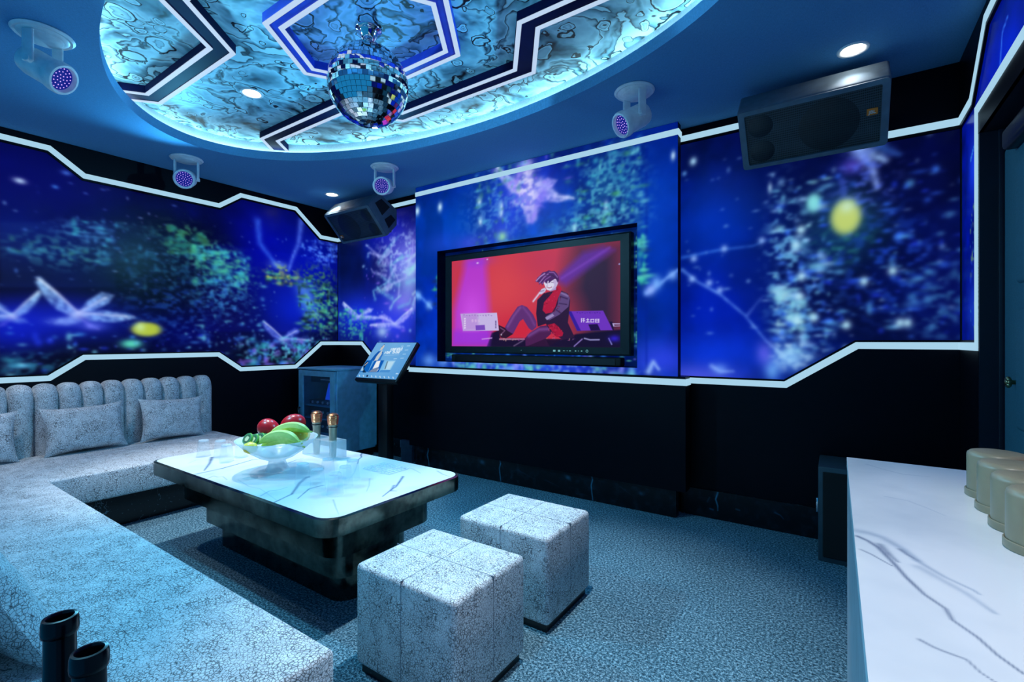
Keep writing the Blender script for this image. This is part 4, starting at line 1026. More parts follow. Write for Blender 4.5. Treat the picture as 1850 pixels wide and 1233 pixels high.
def vnoise(x, y, seed):
    """smooth value noise on arrays"""
    xi = np.floor(x).astype(int); yi = np.floor(y).astype(int); fx = x - xi; fy = y - yi
    fx = fx * fx * (3 - 2 * fx); fy = fy * fy * (3 - 2 * fy)
    tab = np.random.default_rng(seed).random((128, 128))
    g = lambda a, b: tab[a % 128, b % 128]
    return (g(xi, yi) * (1 - fx) + g(xi + 1, yi) * fx) * (1 - fy) + (g(xi, yi + 1) * (1 - fx) + g(xi + 1, yi + 1) * fx) * fy
def fbm(x, y, seed, o=4):
    s = 0; a = 0.5; t = 0
    for k in range(o):
        s = s + a * vnoise(x * 2 ** k, y * 2 ** k, seed + k); t += a; a *= 0.5
    return s / t

class Canvas:
    def __init__(self, s0, s1, z0, z1, step):
        self.s = np.linspace(s0, s1, max(2, int(round(abs(s1 - s0) / step)) + 1)); self.z = np.linspace(z0, z1, max(2, int(round((z1 - z0) / step)) + 1))
        self.S, self.Z = np.meshgrid(self.s, self.z); self.C = np.zeros(self.S.shape + (3,))
        self.step = step
    def win(self, a, b, c, d):
        i = np.where((self.s >= min(a, b)) & (self.s <= max(a, b)))[0]; j = np.where((self.z >= min(c, d)) & (self.z <= max(c, d)))[0]
        if len(i) == 0 or len(j) == 0: return None
        return (slice(j[0], j[-1] + 1), slice(i[0], i[-1] + 1))
    def lay(self, w, m, c, g):
        m = np.clip(m * g, 0, 1)[..., None]
        self.C[w] = self.C[w] * (1 - m) + np.array(c, float) * m
    def paint(self, feats, seed):
        rng = np.random.default_rng(seed)
        for f in feats:
            k = f[0]
            if k == 'd':
                _, s, z, rs, rz, c, g, p = f
                w = self.win(s - 2.6 * rs, s + 2.6 * rs, z - 2.6 * rz, z + 2.6 * rz)
                if w is None: continue
                d2 = ((self.S[w] - s) / max(rs, self.step * .6)) ** 2 + ((self.Z[w] - z) / max(rz, self.step * .6)) ** 2
                self.lay(w, np.exp(-d2 ** p), c, g)
            elif k == 's':
                _, pts, wd, c, g, n = f
                wd = max(wd, self.step * .8)
                P = np.array(pts); lo = P.min(0) - 2.5 * wd; hi = P.max(0) + 2.5 * wd
                w = self.win(lo[0], hi[0], lo[1], hi[1])
                if w is None: continue
                X, Y = self.S[w], self.Z[w]; D = np.full(X.shape, 9.0); L = len(pts) - 1
                for i in range(L):
                    a, b = P[i], P[i + 1]; v = b - a; t = np.clip(((X - a[0]) * v[0] + (Y - a[1]) * v[1]) / (v @ v + 1e-12), 0, 1)
                    d = np.hypot(X - a[0] - t * v[0], Y - a[1] - t * v[1])
                    if n: d = d / (0.45 + 0.55 * (1 - (i + t) / L))
                    D = np.minimum(D, d)
                m = np.exp(-(D / wd) ** 2)
                if n: m = m * np.clip(1 - n + 1.6 * n * fbm(X * 38, Y * 38, seed + 5, 3), 0, 1.2)
                self.lay(w, m, c, g)
            elif k == 'p':
                _, pts, c, g, soft = f[:5]; nz = f[5] if len(f) > 5 else 0
                P = np.array(pts); lo = P.min(0) - 2 * soft; hi = P.max(0) + 2 * soft
                w = self.win(lo[0], hi[0], lo[1], hi[1])
                if w is None: continue
                X, Y = self.S[w], self.Z[w]; ins = np.zeros(X.shape, bool); D = np.full(X.shape, 9.0); L = len(pts)
                for i in range(L):
                    a, b = P[i], P[(i + 1) % L]; v = b - a; t = np.clip(((X - a[0]) * v[0] + (Y - a[1]) * v[1]) / (v @ v + 1e-12), 0, 1)
                    D = np.minimum(D, np.hypot(X - a[0] - t * v[0], Y - a[1] - t * v[1]))
                    if abs(v[1]) > 1e-9:
                        ins ^= ((a[1] > Y) != (b[1] > Y)) & (X < v[0] * (Y - a[1]) / v[1] + a[0])
                sd = np.where(ins, D, -D); sf = max(soft, self.step * .5)
                m = np.clip(0.5 + sd / (2 * sf), 0, 1)
                if nz: m = m * np.clip(1 - nz + 1.6 * nz * fbm(X * 34, Y * 34, seed + 7, 4), 0, 1.1)
                self.lay(w, m, c, g)
            elif k == 'f':
                _, s, z, rs, rz, c, g, sc = f
                w = self.win(s - 2.2 * rs, s + 2.2 * rs, z - 2.2 * rz, z + 2.2 * rz)
                if w is None: continue
                X, Y = self.S[w], self.Z[w]; d2 = ((X - s) / rs) ** 2 + ((Y - z) / rz) ** 2
                m = np.exp(-d2 ** 1.5) * np.clip((fbm(X * sc * .7, Y * sc, seed + int(abs(s) * 100) % 90, 4) - .50) * 7, 0, 1)
                self.lay(w, m, c, g)
            elif k == 'n':
                _, s0, z0, s1, z1, cnt, r0, r1, cols, g = f
                for i in range(cnt):
                    s = s0 + (s1 - s0) * rng.random(); z = z0 + (z1 - z0) * rng.random(); r = r0 + (r1 - r0) * rng.random() ** 2
                    e = 0.6 + 1.3 * rng.random()
                    self.paint([('d', s, z, r * e, r / e, cols[rng.integers(len(cols))], g * (0.5 + 0.5 * rng.random()), 1.2)], seed)
    def blur(self, r):
        k = np.exp(-np.arange(-3 * int(r + 1), 3 * int(r + 1) + 1) ** 2 / (2 * r * r)); k /= k.sum(); h = len(k) // 2
        for ax in (0, 1):
            p = [(0, 0)] * 3; p[ax] = (h, h); q = np.pad(self.C, p, mode='edge'); n = self.C.shape[ax]
            self.C = sum(w * (q[i:i + n] if ax == 0 else q[:, i:i + n]) for i, w in enumerate(k))
    def mesh(self, name, place, hole=None, mat=None, parent=None, flip=False):
        """place(S, Z) -> x, y, z arrays"""
        nz, ns = self.S.shape
        idx = np.arange(nz * ns).reshape(nz, ns)
        q = np.stack([idx[:-1, :-1], idx[:-1, 1:], idx[1:, 1:], idx[1:, :-1]], -1).reshape(-1, 4)
        if flip: q = q[:, ::-1]
        if hole is not None:
            cs = (self.S[:-1, :-1] + self.S[1:, 1:]).ravel() / 2; cz = (self.Z[:-1, :-1] + self.Z[1:, 1:]).ravel() / 2
            q = q[~((cs > hole[0]) & (cs < hole[1]) & (cz > hole[2]) & (cz < hole[3]))]
        x, y, z = place(self.S, self.Z)
        co = np.stack([np.broadcast_to(x, self.S.shape), np.broadcast_to(y, self.S.shape), np.broadcast_to(z, self.S.shape)], -1).reshape(-1, 3)
        if parent is not None: co = co - np.array(parent.location)
        me = bpy.data.meshes.new(name)
        me.vertices.add(len(co)); me.vertices.foreach_set('co', co.astype(np.float32).ravel())
        me.loops.add(q.size); me.loops.foreach_set('vertex_index', q.astype(np.int32).ravel())
        me.polygons.add(len(q)); me.polygons.foreach_set('loop_start', np.arange(0, q.size, 4, dtype=np.int32)); me.polygons.foreach_set('loop_total', np.full(len(q), 4, np.int32))
        me.update(calc_edges=True)
        c = np.clip(self.C, 0, 255) / 255.0
        c = np.where(c <= 0.04045, c / 12.92, ((c + 0.055) / 1.055) ** 2.4).reshape(-1, 3)
        at = me.color_attributes.new('picture', 'FLOAT_COLOR', 'POINT')
        at.data.foreach_set('color', np.concatenate([c, np.ones((len(c), 1))], 1).astype(np.float32).ravel())
        return finish(name, me, mat or M['picture'], parent, 0)

def base(cv, a, b, seed, fr=1.3):
    t = np.clip((fbm(cv.S * fr, cv.Z * fr, seed, 5) - 0.30) / 0.42, 0, 1)[..., None]
    u = np.clip(fbm(cv.S * 9, cv.Z * 9, seed + 9, 4) * 1.3 - 0.1, 0, 1.2)[..., None]
    cv.C[:] = (np.array(a) * (1 - t) + np.array(b) * t) * (0.55 + 0.5 * u)

# =====================================================================
#  room shell
# =====================================================================
b = MB(); b.span((WX0 - 0.15, WY0 - 0.1, -0.08), (WX1 + 0.3, WY1 + 0.2, 0.0))
structure(b.build('floor', M['carpet'], smooth=0))
b = MB(); b.span((WX0 - 0.15, WY0 - 0.1, 0), (WX0 - 0.012, WY1 + 0.2, 3.1))
structure(b.build('wall_left', M['wall'], smooth=0))
b = MB(); b.span((WX0 - 0.012, WY1 + 0.012, 0), (WX1 + 0.3, WY1 + 0.2, 3.1))
structure(b.build('wall_back', M['wall'], smooth=0))
DY0, DY1, DZ = 2.00, 3.165, 2.25     # door opening in the right wall
b = MB()
b.span((WX1 + 0.012, DY1, 0), (WX1 + 0.13, WY1 + 0.012, 3.1)); b.span((WX1 + 0.012, WY0 - 0.1, 0), (WX1 + 0.13, DY0, 3.1)); b.span((WX1 + 0.012, DY0, DZ + 0.06), (WX1 + 0.13, DY1, 3.1))
structure(b.build('wall_right', M['panel'], smooth=0))

# ceiling with the oval recess
def oval(k, n=128, dz=0.0):
    return [(OVC[0] + (OVA[0] + k) * math.cos(2 * math.pi * i / n), OVC[1] + (OVA[1] + k) * math.sin(2 * math.pi * i / n)) for i in range(n)]
bm = bmesh.new()
outer = [bm.verts.new((x, y, CEIL)) for x, y in ((WX0 - .012, WY0 - .1), (WX1 + .012, WY0 - .1), (WX1 + .012, WY1 + .012), (WX0 - .012, WY1 + .012))]
inner = [bm.verts.new((x, y, CEIL)) for x, y in oval(0)]
ed = [bm.edges.new((l[i], l[(i + 1) % len(l)])) for l in (outer, inner) for i in range(len(l))]
bmesh.ops.triangle_fill(bm, use_beauty=True, use_dissolve=False, edges=ed)
bad = [f for f in bm.faces if ((f.calc_center_median().x - OVC[0]) / OVA[0]) ** 2 + ((f.calc_center_median().y - OVC[1]) / OVA[1]) ** 2 < 0.995]
bmesh.ops.delete(bm, geom=bad, context='FACES_ONLY')
up = [bm.verts.new((x, y, CEIL + 0.07)) for x, y in oval(0)]; led = [bm.verts.new((x, y, CEIL + 0.07)) for x, y in oval(0.075)]
n = len(inner)
for i in range(n):
    j = (i + 1) % n
    bm.faces.new((inner[i], inner[j], up[j], up[i])); bm.faces.new((up[i], up[j], led[j], led[i]))
for f in bm.faces:
    if abs(f.normal.z) > 0.9 and f.calc_center_median().z < CEIL + .01 and f.normal.z > 0: f.normal_flip()
me = bpy.data.meshes.new('ceiling'); bm.to_mesh(me); bm.free()
ceiling = structure(finish('ceiling', me, M['ceiling'], None, 30))
def ring_wall(k, z0, z1, n=128):
    t = bmesh.new(); a = [t.verts.new((x, y, z0)) for x, y in oval(k, n)]; c = [t.verts.new((x, y, z1)) for x, y in oval(k, n)]
    for i in range(n): t.faces.new((a[i], a[(i + 1) % n], c[(i + 1) % n], c[i]))
    return t
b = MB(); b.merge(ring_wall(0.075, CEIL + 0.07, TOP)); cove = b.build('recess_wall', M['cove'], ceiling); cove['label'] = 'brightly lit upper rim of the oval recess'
HEXC = (-2.14, 1.722)
hexo = [(HEXC[0] + x, HEXC[1] + y) for x, y in ((0.595, 0), (0.335, 0.40), (-0.335, 0.40), (-0.595, 0), (-0.335, -0.40), (0.335, -0.40))]
b = MB(); b.prism(oval(0.08), TOP, TOP + 0.02); p = b.build('printed_panel', M['agate'], ceiling, 0); p['label'] = 'marbled print of pale cells inside the oval'
b = MB(); b.prism(offset_loop(hexo, 0.05), TOP - 0.004, TOP + 0.004); p = b.build('printed_panel', M['agate_blue_lit'], ceiling, 0); p['label'] = 'marbled print inside the hexagon, blue light put into its colour'
# hidden light strip on the ledge of the recess
b = MB(); t = bmesh.new(); nn = 160; rr = []
for k, z in ((0.040, CEIL + 0.071), (0.040, CEIL + 0.078), (0.070, CEIL + 0.078), (0.070, CEIL + 0.071)):
    rr.append([t.verts.new((x, y, z)) for x, y in oval(k, nn)])
for a_, c_ in zip(rr, rr[1:] + rr[:1]):
    for i in range(nn): t.faces.new((a_[i], a_[(i + 1) % nn], c_[(i + 1) % nn], c_[i]))
bmesh.ops.recalc_face_normals(t, faces=t.faces[:]); b.merge(t)
tag(b.build('cove_light', M['cove_led'], None, 0), 'hidden cyan light strip around the ledge of the oval ceiling recess', 'light strip')

# ---- lit mural screens ------------------------------------------------
cv = Canvas(-0.60, WY1, 0.93, 2.74, 0.0068); base(cv, (2, 2, 22), (3, 6, 78), 3); cv.paint(PICTURE['L'], 11); cv.blur(1.1)
tag(cv.mesh('mural_screen', lambda S, Z: (WX0 - 0.006, S, Z), flip=True), 'dark blue lit mural of fairies and foliage along the left wall behind the sofa', 'mural')
for xa, xb, lab in ((WX0, -3.40, 'narrow blue lit mural with white plumes, behind the grey cabinet and kiosk'), (-1.02, WX1, 'blue lit mural with a round yellow orb, right of the television bay')):
    cv = Canvas(xa, xb, 0.93, 2.74, 0.0065); base(cv, (2, 6, 62), (2, 38, 170), 23); cv.paint(PICTURE['B'], 31); cv.blur(1.2)
    tag(cv.mesh('mural_screen', lambda S, Z: (S, WY1 + 0.006, Z)), lab, 'mural')
cv = Canvas(-0.60, WY1, 1.2, 2.74, 0.012); base(cv, (0, 4, 90), (0, 20, 170), 43); cv.paint(PICTURE['R'], 51)
tag(cv.mesh('mural_screen', lambda S, Z: (WX1 + 0.008, S, Z), hole=(DY0 - .3, DY1 + .01, 0, DZ + .08)), 'narrow blue lit mural around the doorway on the right wall', 'mural')

# ---- black wall panels and white light bands ---------------------------
LT = [(WY0, 2.748), (1.029, 2.748), (1.236, 2.594), (2.233, 2.595), (2.437, 2.747), (3.047, 2.748), (3.355, 2.489), (WY1, 2.489)]
LB = [(WY0, .985), (1.016, .985), (1.222, 1.139), (2.239, 1.139), (2.45, .985), (3.03, .985), (3.348, 1.243), (WY1, 1.243)]
BT1 = [(WX0, 2.489), (WX0 + .227, 2.489), (WX0 + .535, 2.748), (-3.45, 2.748)]
BB1 = [(WX0, 1.243), (-4.524, 1.243), (-4.206, .985), (-3.50, .985)]
BT2 = [(-.99, 2.748), (-.277, 2.748), (.102, 2.489), (WX1, 2.489)]
BB2 = [(-.95, .985), (-.277, .985), (.102, 1.243), (WX1, 1.243)]
RT = [(WY1, 2.489), (3.317, 2.489), (3.03, 2.748), (WY0, 2.748)]
BW = 0.041
def panel_pair(tops, bots, plane, h, s, wall, lab):
    """black laminate above and below the mural; h = wall face, s = direction into the room"""
    b = MB()
    for p in tops:
        low = offset_path(p, BW + 0.018)
        b.prism([(p[0][0], CEIL - 0.001)] + low + [(p[-1][0], CEIL - 0.001)], h + s * -0.008, h + s * 0.004, plane)
    for p in bots:
        hi = offset_path(p, -0.012)
        b.prism([(p[0][0], 0.0)] + hi + [(p[-1][0], 0.0)], h + s * -0.008, h + s * 0.004, plane)
    structure(b.build(wall, M['panel'], smooth=0))
def band(paths, plane, h, s, lab, name='light_band'):
    b = MB()
    for p in paths:
        b.prism(list(p) + list(reversed(offset_path(p, BW))), h + s * 0.002, h + s * 0.009, plane)
    return tag(b.build(name, M['strip'], None, 0), lab, 'light strip')
panel_pair([LT], [LB], 'yz', WX0, 1, 'trim_1', '')
band([LT], 'yz', WX0, 1, 'white light band zigzagging above the left wall mural, under the ceiling')
band([LB], 'yz', WX0, 1, 'white light band zigzagging below the left wall mural, above the sofa back')
panel_pair([BT1, BT2], [BB1, BB2], 'xz', WY1, -1, 'trim_2', '')
band([BT1], 'xz', WY1, -1, 'short white light band between the corner loudspeaker and the television bay')
band([BB1], 'xz', WY1, -1, 'white light band stepping down behind the grey cabinet and touch screen kiosk')
band([BT2], 'xz', WY1, -1, 'white light band along the top of the back wall mural, behind the big right loudspeaker')
band([BB2], 'xz', WY1, -1, 'white light band rising under the back wall mural to the right corner')
# right wall: upper panel, strip beside the door, band round the doorway
DW = 3.165; DH = 2.392
b = MB()
low = offset_path(RT, -(BW + 0.018))
low = offset_path(RT, -(BW + 0.018))
b.prism([(RT[0][0], CEIL - .001)] + low + [(RT[-1][0], CEIL - .001)], WX1 + 0.008, WX1 - 0.004, 'yz')
b.prism([(WY1, 0), (WY1, 1.255), (DW + 0.052, 1.255), (DW + 0.052, DH + 0.012), (WY0, DH + 0.012), (WY0, DZ), (DW, DZ), (DW, 0)], WX1 + 0.012, WX1 - 0.003, 'yz')
structure(b.build('trim_3', M['panel'], smooth=0))
b = MB(); b.prism(list(RT) + list(reversed(offset_path(RT, -BW))), WX1 - 0.002, WX1 - 0.009, 'yz')
tag(b.build('light_band', M['strip'], None, 0), 'white light band running up the right wall corner towards the ceiling', 'light strip')
fr = [(WY1, 1.243), (DW + BW, 1.243), (DW + BW, DH), (WY0, DH)]
fr2 = [(WY1, 1.243 - BW), (DW, 1.243 - BW), (DW, DH - BW), (WY0, DH - BW)]
b = MB(); b.prism(fr + list(reversed(fr2)), WX1 - 0.002, WX1 - 0.009, 'yz')
tag(b.build('light_band', M['strip'], None, 0), 'white light band framing the dark doorway on the right wall', 'light strip')

# ---- raised television bay ----------------------------------------------
BX0, BX1, BY = -3.51, -0.9195, 3.433
NX0, NX1, NZ0, NZ1, NYB = -3.218, -1.211, 1.05, 2.127, 3.55
b = MB()
b.span((BX0, BY + .004, NZ1), (BX1, BY + .075, CEIL)); b.span((BX0, BY + .004, 0.93), (BX1, BY + .075, NZ0))
b.span((BX0, BY + .004, NZ0), (NX0, BY + .075, NZ1)); b.span((NX1, BY + .004, NZ0), (BX1, BY + .075, NZ1))
b.span((BX0 + .10, BY + .075, 0.93), (NX0, WY1 - .005, CEIL)); b.span((NX1, BY + .075, 0.93), (BX1 - .08, WY1 - .005, CEIL))
b.span((NX0, BY + .075, NZ1), (NX1, WY1 - .005, CEIL)); b.span((NX0, BY + .075, 0.93), (NX1, WY1 - .005, NZ0))
structure(b.build('wall_center', M['beam'], smooth=0))
cv = Canvas(BX0, BX1, 0.985, CEIL - 0.002, 0.006); base(cv, (0, 22, 130), (2, 78, 205), 63); cv.paint(PICTURE['C'], 71); cv.blur(1.1)
mural = tag(cv.mesh('mural_screen', lambda S, Z: (S, BY, Z), hole=(NX0, NX1, NZ0, NZ1)), 'bright blue lit mural with a white fairy, on the raised bay around the television', 'mural')
cv2 = Canvas(NX0, NX1, NZ0, NZ1, 0.006); base(cv2, (0, 14, 80), (0, 50, 150), 63)
cv2.paint([('n', NX0, 2.09, NX1, 2.02, 60, .01, .03, ((90, 170, 120), (40, 120, 190), (20, 40, 110)), .8), ('n', NX0, 1.13, NX1, 1.05, 90, .01, .03, ((90, 190, 160), (50, 130, 230), (120, 110, 250)), .8), ('n', -1.26, 1.1, -1.21, 2.1, 60, .01, .03, ((90, 200, 170), (30, 70, 140)), .8), ('n', NX0, 1.1, -3.12, 2.1, 70, .01, .03, ((60, 170, 120), (10, 30, 90)), .8)], 81)
p = cv2.mesh('niche_back', lambda S, Z: (S, NYB, Z), parent=mural)
b = MB()
b.span((NX0 - .001, BY + .002, NZ0), (NX0 + .004, NYB, NZ1)); b.span((NX1 - .004, BY + .002, NZ0), (NX1 + .001, NYB, NZ1)); b.span((NX0, BY + .002, NZ1 - .004), (NX1, NYB, NZ1 + .001)); b.span((NX0, BY + .002, NZ0 - .001), (NX1, NYB, NZ0 + .003))
b.build('niche_lining', M['beam'], mural, 0)
b = MB(); b.span((BX0, BY - .008, 2.707), (BX1 + .008, BY + .002, 2.748)); b.span((BX1, BY - .008, 2.707), (BX1 + .008, BY + .075, 2.748))
tag(b.build('light_band', M['strip'], None, 0), 'straight white light band across the top of the television bay', 'light strip')
LX0, LX1, LY = -3.56, -0.857, 3.394
b = MB(); b.span((LX0, LY, 0.20), (LX1, BY + .075, 1.0)); b.span((LX0 + .1, BY + .075, 0.2), (LX1 - .1, WY1 - .005, 1.0))
structure(b.build('trim_4', M['panel'], smooth=0))
b = MB(); b.span((LX0, LY - .008, 0.94), (LX1 + .008, LY + .002, 0.985)); b.span((LX1, LY - .008, 0.94), (LX1 + .008, BY + .075, 0.985))
tag(b.build('light_band', M['strip'], None, 0), 'straight white light band along the ledge below the television', 'light strip')
b = MB(); b.span((LX0 + .05, 3.428, 0), (-0.932, 3.50, 0.215)); bc = structure(b.build('baseboard_center', M['black_marble'], smooth=0))
def black_face(x0, x1, y, z1, feats, seed, par):
    cv = Canvas(x0, x1, 0.002, z1, .004); u = np.clip(fbm(cv.S * 30, cv.Z * 30, seed, 4) - .45, 0, 1)[..., None]; cv.C[:] = np.array((7, 11, 17)) + u * np.array((40, 62, 78)); cv.paint(feats, seed)
    cv.mesh('marble_face', lambda S, Z: (S, y, Z), mat=M['marble_face'], parent=par)
black_face(LX0 + .05, -.932, 3.4275, .213, PICTURE['E'], 61, bc)
b = MB(); b.span((-.93, WY1 - .02, 0), (WX1, WY1 - .004, .195)); b.span((WX0, WY1 - .02, 0), (LX0 + .05, WY1 - .004, .195)); bk = structure(b.build('baseboard_back', M['black_marble'], smooth=0)); black_face(-.90, WX1, WY1 - .0205, .193, PICTURE['Q'], 67, bk)


# ---- door ----------------------------------------------------------------
door = structure(bpy.data.objects.new('door_1', None)); COL.objects.link(door); door.location = (WX1 + .09, 2.58, 0)
b = MB(); b.span((WX1 - .001, DY1 - .012, 0), (WX1 + .13, DY1 + .001, DZ + .06)); b.span((WX1 - .001, DY0, DZ), (WX1 + .13, DY1, DZ + .06)); b.span((WX1 + .063, DY1 - .030, 0), (WX1 + .10, DY1 - .012, DZ), .004)
b.build('door_frame', M['frame_dark'], door)
b = MB(); b.span((WX1 + .10, DY0, 0.0), (WX1 + .13, DY1, DZ)); b.build('door_leaf', M['frame_dark'], door)
b = MB(); b.box((WX1 + .098, 2.60, 1.10), (.05, 1.02, 2.08), .024, 4)
for k in range(3): b.box((WX1 + .085, 2.54, 1.75 - k * .62), (.05, .70, .52), .024, 4)
b.build('padded_panel', M['pad'], door, 50)
b = MB()
for k in range(8):
    a = k * math.pi / 4; b.ellipsoid((WX1 + .045, 2.905 + .016 * math.cos(a), 1.072 + .016 * math.sin(a)), .009, None, 10, 8)
b.cyl((WX1 + .075, 2.905, 1.072), (WX1 + .045, 2.905, 1.072), .008, .012); b.ellipsoid((WX1 + .040, 2.905, 1.072), (.008, .014, .014), None, 14, 10)
b.build('door_knob', M['brass'], door, 60)
b = MB(); b.box((WX1 + .055, 2.72, 2.12), (.06, .40, .09), .02, 3); b.build('door_closer', M['frame_dark'], door)

# ---- ceiling beams with white edges ---------------------------------------
BZ = 2.912
def beam(name, outline, label, cat, mat, strips):
    t = thing(name, label, cat, (outline[0][0], outline[0][1], BZ))
    b = MB(); b.prism(outline, BZ, TOP - .001)
    b.build('beam', mat, t, 0)
    for s_ in strips:
        b = MB(); b.prism(s_, BZ - .004, BZ + .002); b.build('light_strip', M['strip_top'], t, 0)
    return t
ZU = [(-4.05, 2.235), (-3.903, 2.064), (-2.87, 2.064), (-2.61, 2.408), (-1.63, 2.408), (-1.37, 2.062), (-0.377, 2.062), (-0.23, 2.235)]
ZD = [(-3.975, 2.375), (-3.827, 2.188), (-2.94, 2.188), (-2.703, 2.522), (-1.537, 2.522), (-1.30, 2.180), (-0.453, 2.180), (-0.305, 2.375)]
my = lambda L: [(x, 2 * 1.722 - y) for x, y in L]
SW = 0.026
for U, D, flip, lab in ((ZU, ZD, 1, 'dark zigzag ceiling beam with white edges, on the television side of the mirror ball'), (my(ZU), my(ZD), -1, 'dark zigzag ceiling beam with white edges, on the sofa side of the mirror ball')):
    su = list(U) + list(reversed(offset_path(U, -SW * flip))); sd = list(D) + list(reversed(offset_path(D, SW * flip)))
    beam('ceiling_beam', list(U) + list(reversed(D)), lab, 'ceiling beam', M['beam'], [su, sd])
hexi = offset_loop(hexo, 0.092)
t = thing('hexagonal_ceiling_frame', 'hexagonal ceiling frame with blue light tinted in and white edges, around the mirror ball mount', 'ceiling beam', (HEXC[0], HEXC[1], BZ))
def ring_prism(b, o, i, z0, z1):
    n = len(o); tb = bmesh.new()
    V = [[tb.verts.new((p[0], p[1], z)) for p in L] for L in (o, i) for z in (z0, z1)]
    for k in range(n):
        j = (k + 1) % n
        tb.faces.new((V[0][k], V[0][j], V[1][j], V[1][k])); tb.faces.new((V[2][j], V[2][k], V[3][k], V[3][j]))
        tb.faces.new((V[0][j], V[0][k], V[2][k], V[2][j])); tb.faces.new((V[1][k], V[1][j], V[3][j], V[3][k]))
    bmesh.ops.recalc_face_normals(tb, faces=tb.faces[:]); b.merge(tb)
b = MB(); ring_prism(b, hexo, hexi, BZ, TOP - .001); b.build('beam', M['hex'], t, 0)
b = MB(); ring_prism(b, hexo, offset_loop(hexo, SW), BZ - .004, BZ + .002); b.build('light_strip', M['strip_top'], t, 0)
b = MB(); ring_prism(b, offset_loop(hexi, -SW), hexi, BZ - .004, BZ + .002); b.build('light_strip', M['strip_top'], t, 0)
# =====================================================================
#  ceiling fixtures
# =====================================================================
def downlight(x, y, z, label):
    t = thing('downlight', label, 'downlight', (x, y, z), 'recessed downlights')
    b = MB(); b.lathe([(.052, 0), (.058, -.006), (.066, -.008), (.072, -.005), (.073, 0)], 40, Matrix.Translation((x, y, z))); b.build('trim_ring', M['housing'], t, 60)
    b = MB(); b.lathe([(0, -.004), (.046, -.004), (.051, -.001)], 32, Matrix.Translation((x, y, z))); b.build('lens', M['lens'], t, 60)
for (x, y, z), lab in zip(DOWN, ('lit recessed downlight in the ceiling, near the small corner loudspeaker', 'lit recessed downlight in the ceiling, above the big right loudspeaker', 'lit recessed downlight in the marbled oval, left of the mirror ball', 'added recessed downlight, out of view in the marbled oval, right of the mirror ball', 'added recessed downlight, out of view in the ceiling, over the white counter', 'added recessed downlight, out of view in the ceiling, over the sofa corner')):
    downlight(x, y, z, lab)

def moving_head(x, y, aim, label, power, tint):
    t = thing('moving_head_light', label, 'spotlight', (x, y, CEIL), 'ceiling moving head lights')
    d = Vector(aim).normalized(); flat = Vector((d.x, d.y, 0)).normalized(); side = Vector((-flat.y, flat.x, 0))
    T = Matrix.Translation((x, y, CEIL))
    b = MB(); b.lathe([(.072, 0), (.118, 0), (.122, -.006), (.112, -.016), (.100, -.014), (.090, -.022), (.078, -.024)], 48, T); b.build('base_plate', M['housing'], t, 40)
    b = MB(); b.lathe([(0, -.030), (.070, -.030), (.078, -.026), (.078, -.010)], 40, T); b.build('turntable', M['housing'], t, 40)
    c = Vector((x, y, CEIL - .172))
    for s_ in (-1, 1):
        o = Vector((x, y, 0)) + side * s_ * .083
        Mx = Matrix.Translation((o.x, o.y, CEIL - .103)) @ Matrix(((flat.x, side.x, 0, 0), (flat.y, side.y, 0, 0), (0, 0, 1, 0), (0, 0, 0, 1)))
        b = MB(); b.box((0, 0, 0), (.052, .014, .160), .0065, 3, Mx); b.cyl(tuple(c + side * s_ * .06), tuple(c + side * s_ * .095), .014, n=16)
        b.build('yoke_arm', M['housing'], t, 40)
    q = d.to_track_quat('Z', 'Y').to_matrix().to_4x4(); H = Matrix.Translation(c) @ q
    b = MB(); b.lathe([(0, -.105), (.040, -.102), (.062, -.085), (.070, -.055), (.071, .060), (.068, .064), (.0, .064)], 40, H); b.build('lamp_body', M['housing'], t, 35)
    b = MB(); b.lathe([(.066, .062), (.076, .066), (.079, .080), (.079, .105), (.074, .116), (.064, .117), (.060, .108), (.060, .090)], 40, H); b.build('lens_ring', M['housing'], t, 35)
    b = MB(); b.lathe([(0, .094), (.0605, .094)], 32, H); b.build('lens_plate', M['led_face'], t, 0)
    b = MB()
    pts = [(0, 0)] + [(.017 * math.cos(k * math.pi / 3), .017 * math.sin(k * math.pi / 3)) for k in range(6)] + [(.034 * math.cos(k * math.pi / 6 + .2), .034 * math.sin(k * math.pi / 6 + .2)) for k in range(12)] + [(.050 * math.cos(k * math.pi / 9), .050 * math.sin(k * math.pi / 9)) for k in range(18)]
    for px, py in pts: b.lathe([(0, .097), (.0022, .0965), (.0032, .0945)], 8, H @ Matrix.Translation((px, py, 0)))
    b.build('led_array', M['led_dot'], t, 60)
    src = c + d * .125
    lamp('moving_head_beam', 'SPOT', src, tint, power, src + d, .05, 140, 1.0)
for (x, y, a), lab, pw, tint in zip(HEADS, ('moving head spotlight nearest the camera, at the upper left of the ceiling', 'moving head spotlight hanging over the left wall mural', 'moving head spotlight above the small corner loudspeaker', 'moving head spotlight over the right end of the television bay'), HEAD_POWER, TEAL):
    moving_head(x, y, a, lab, pw, tint)

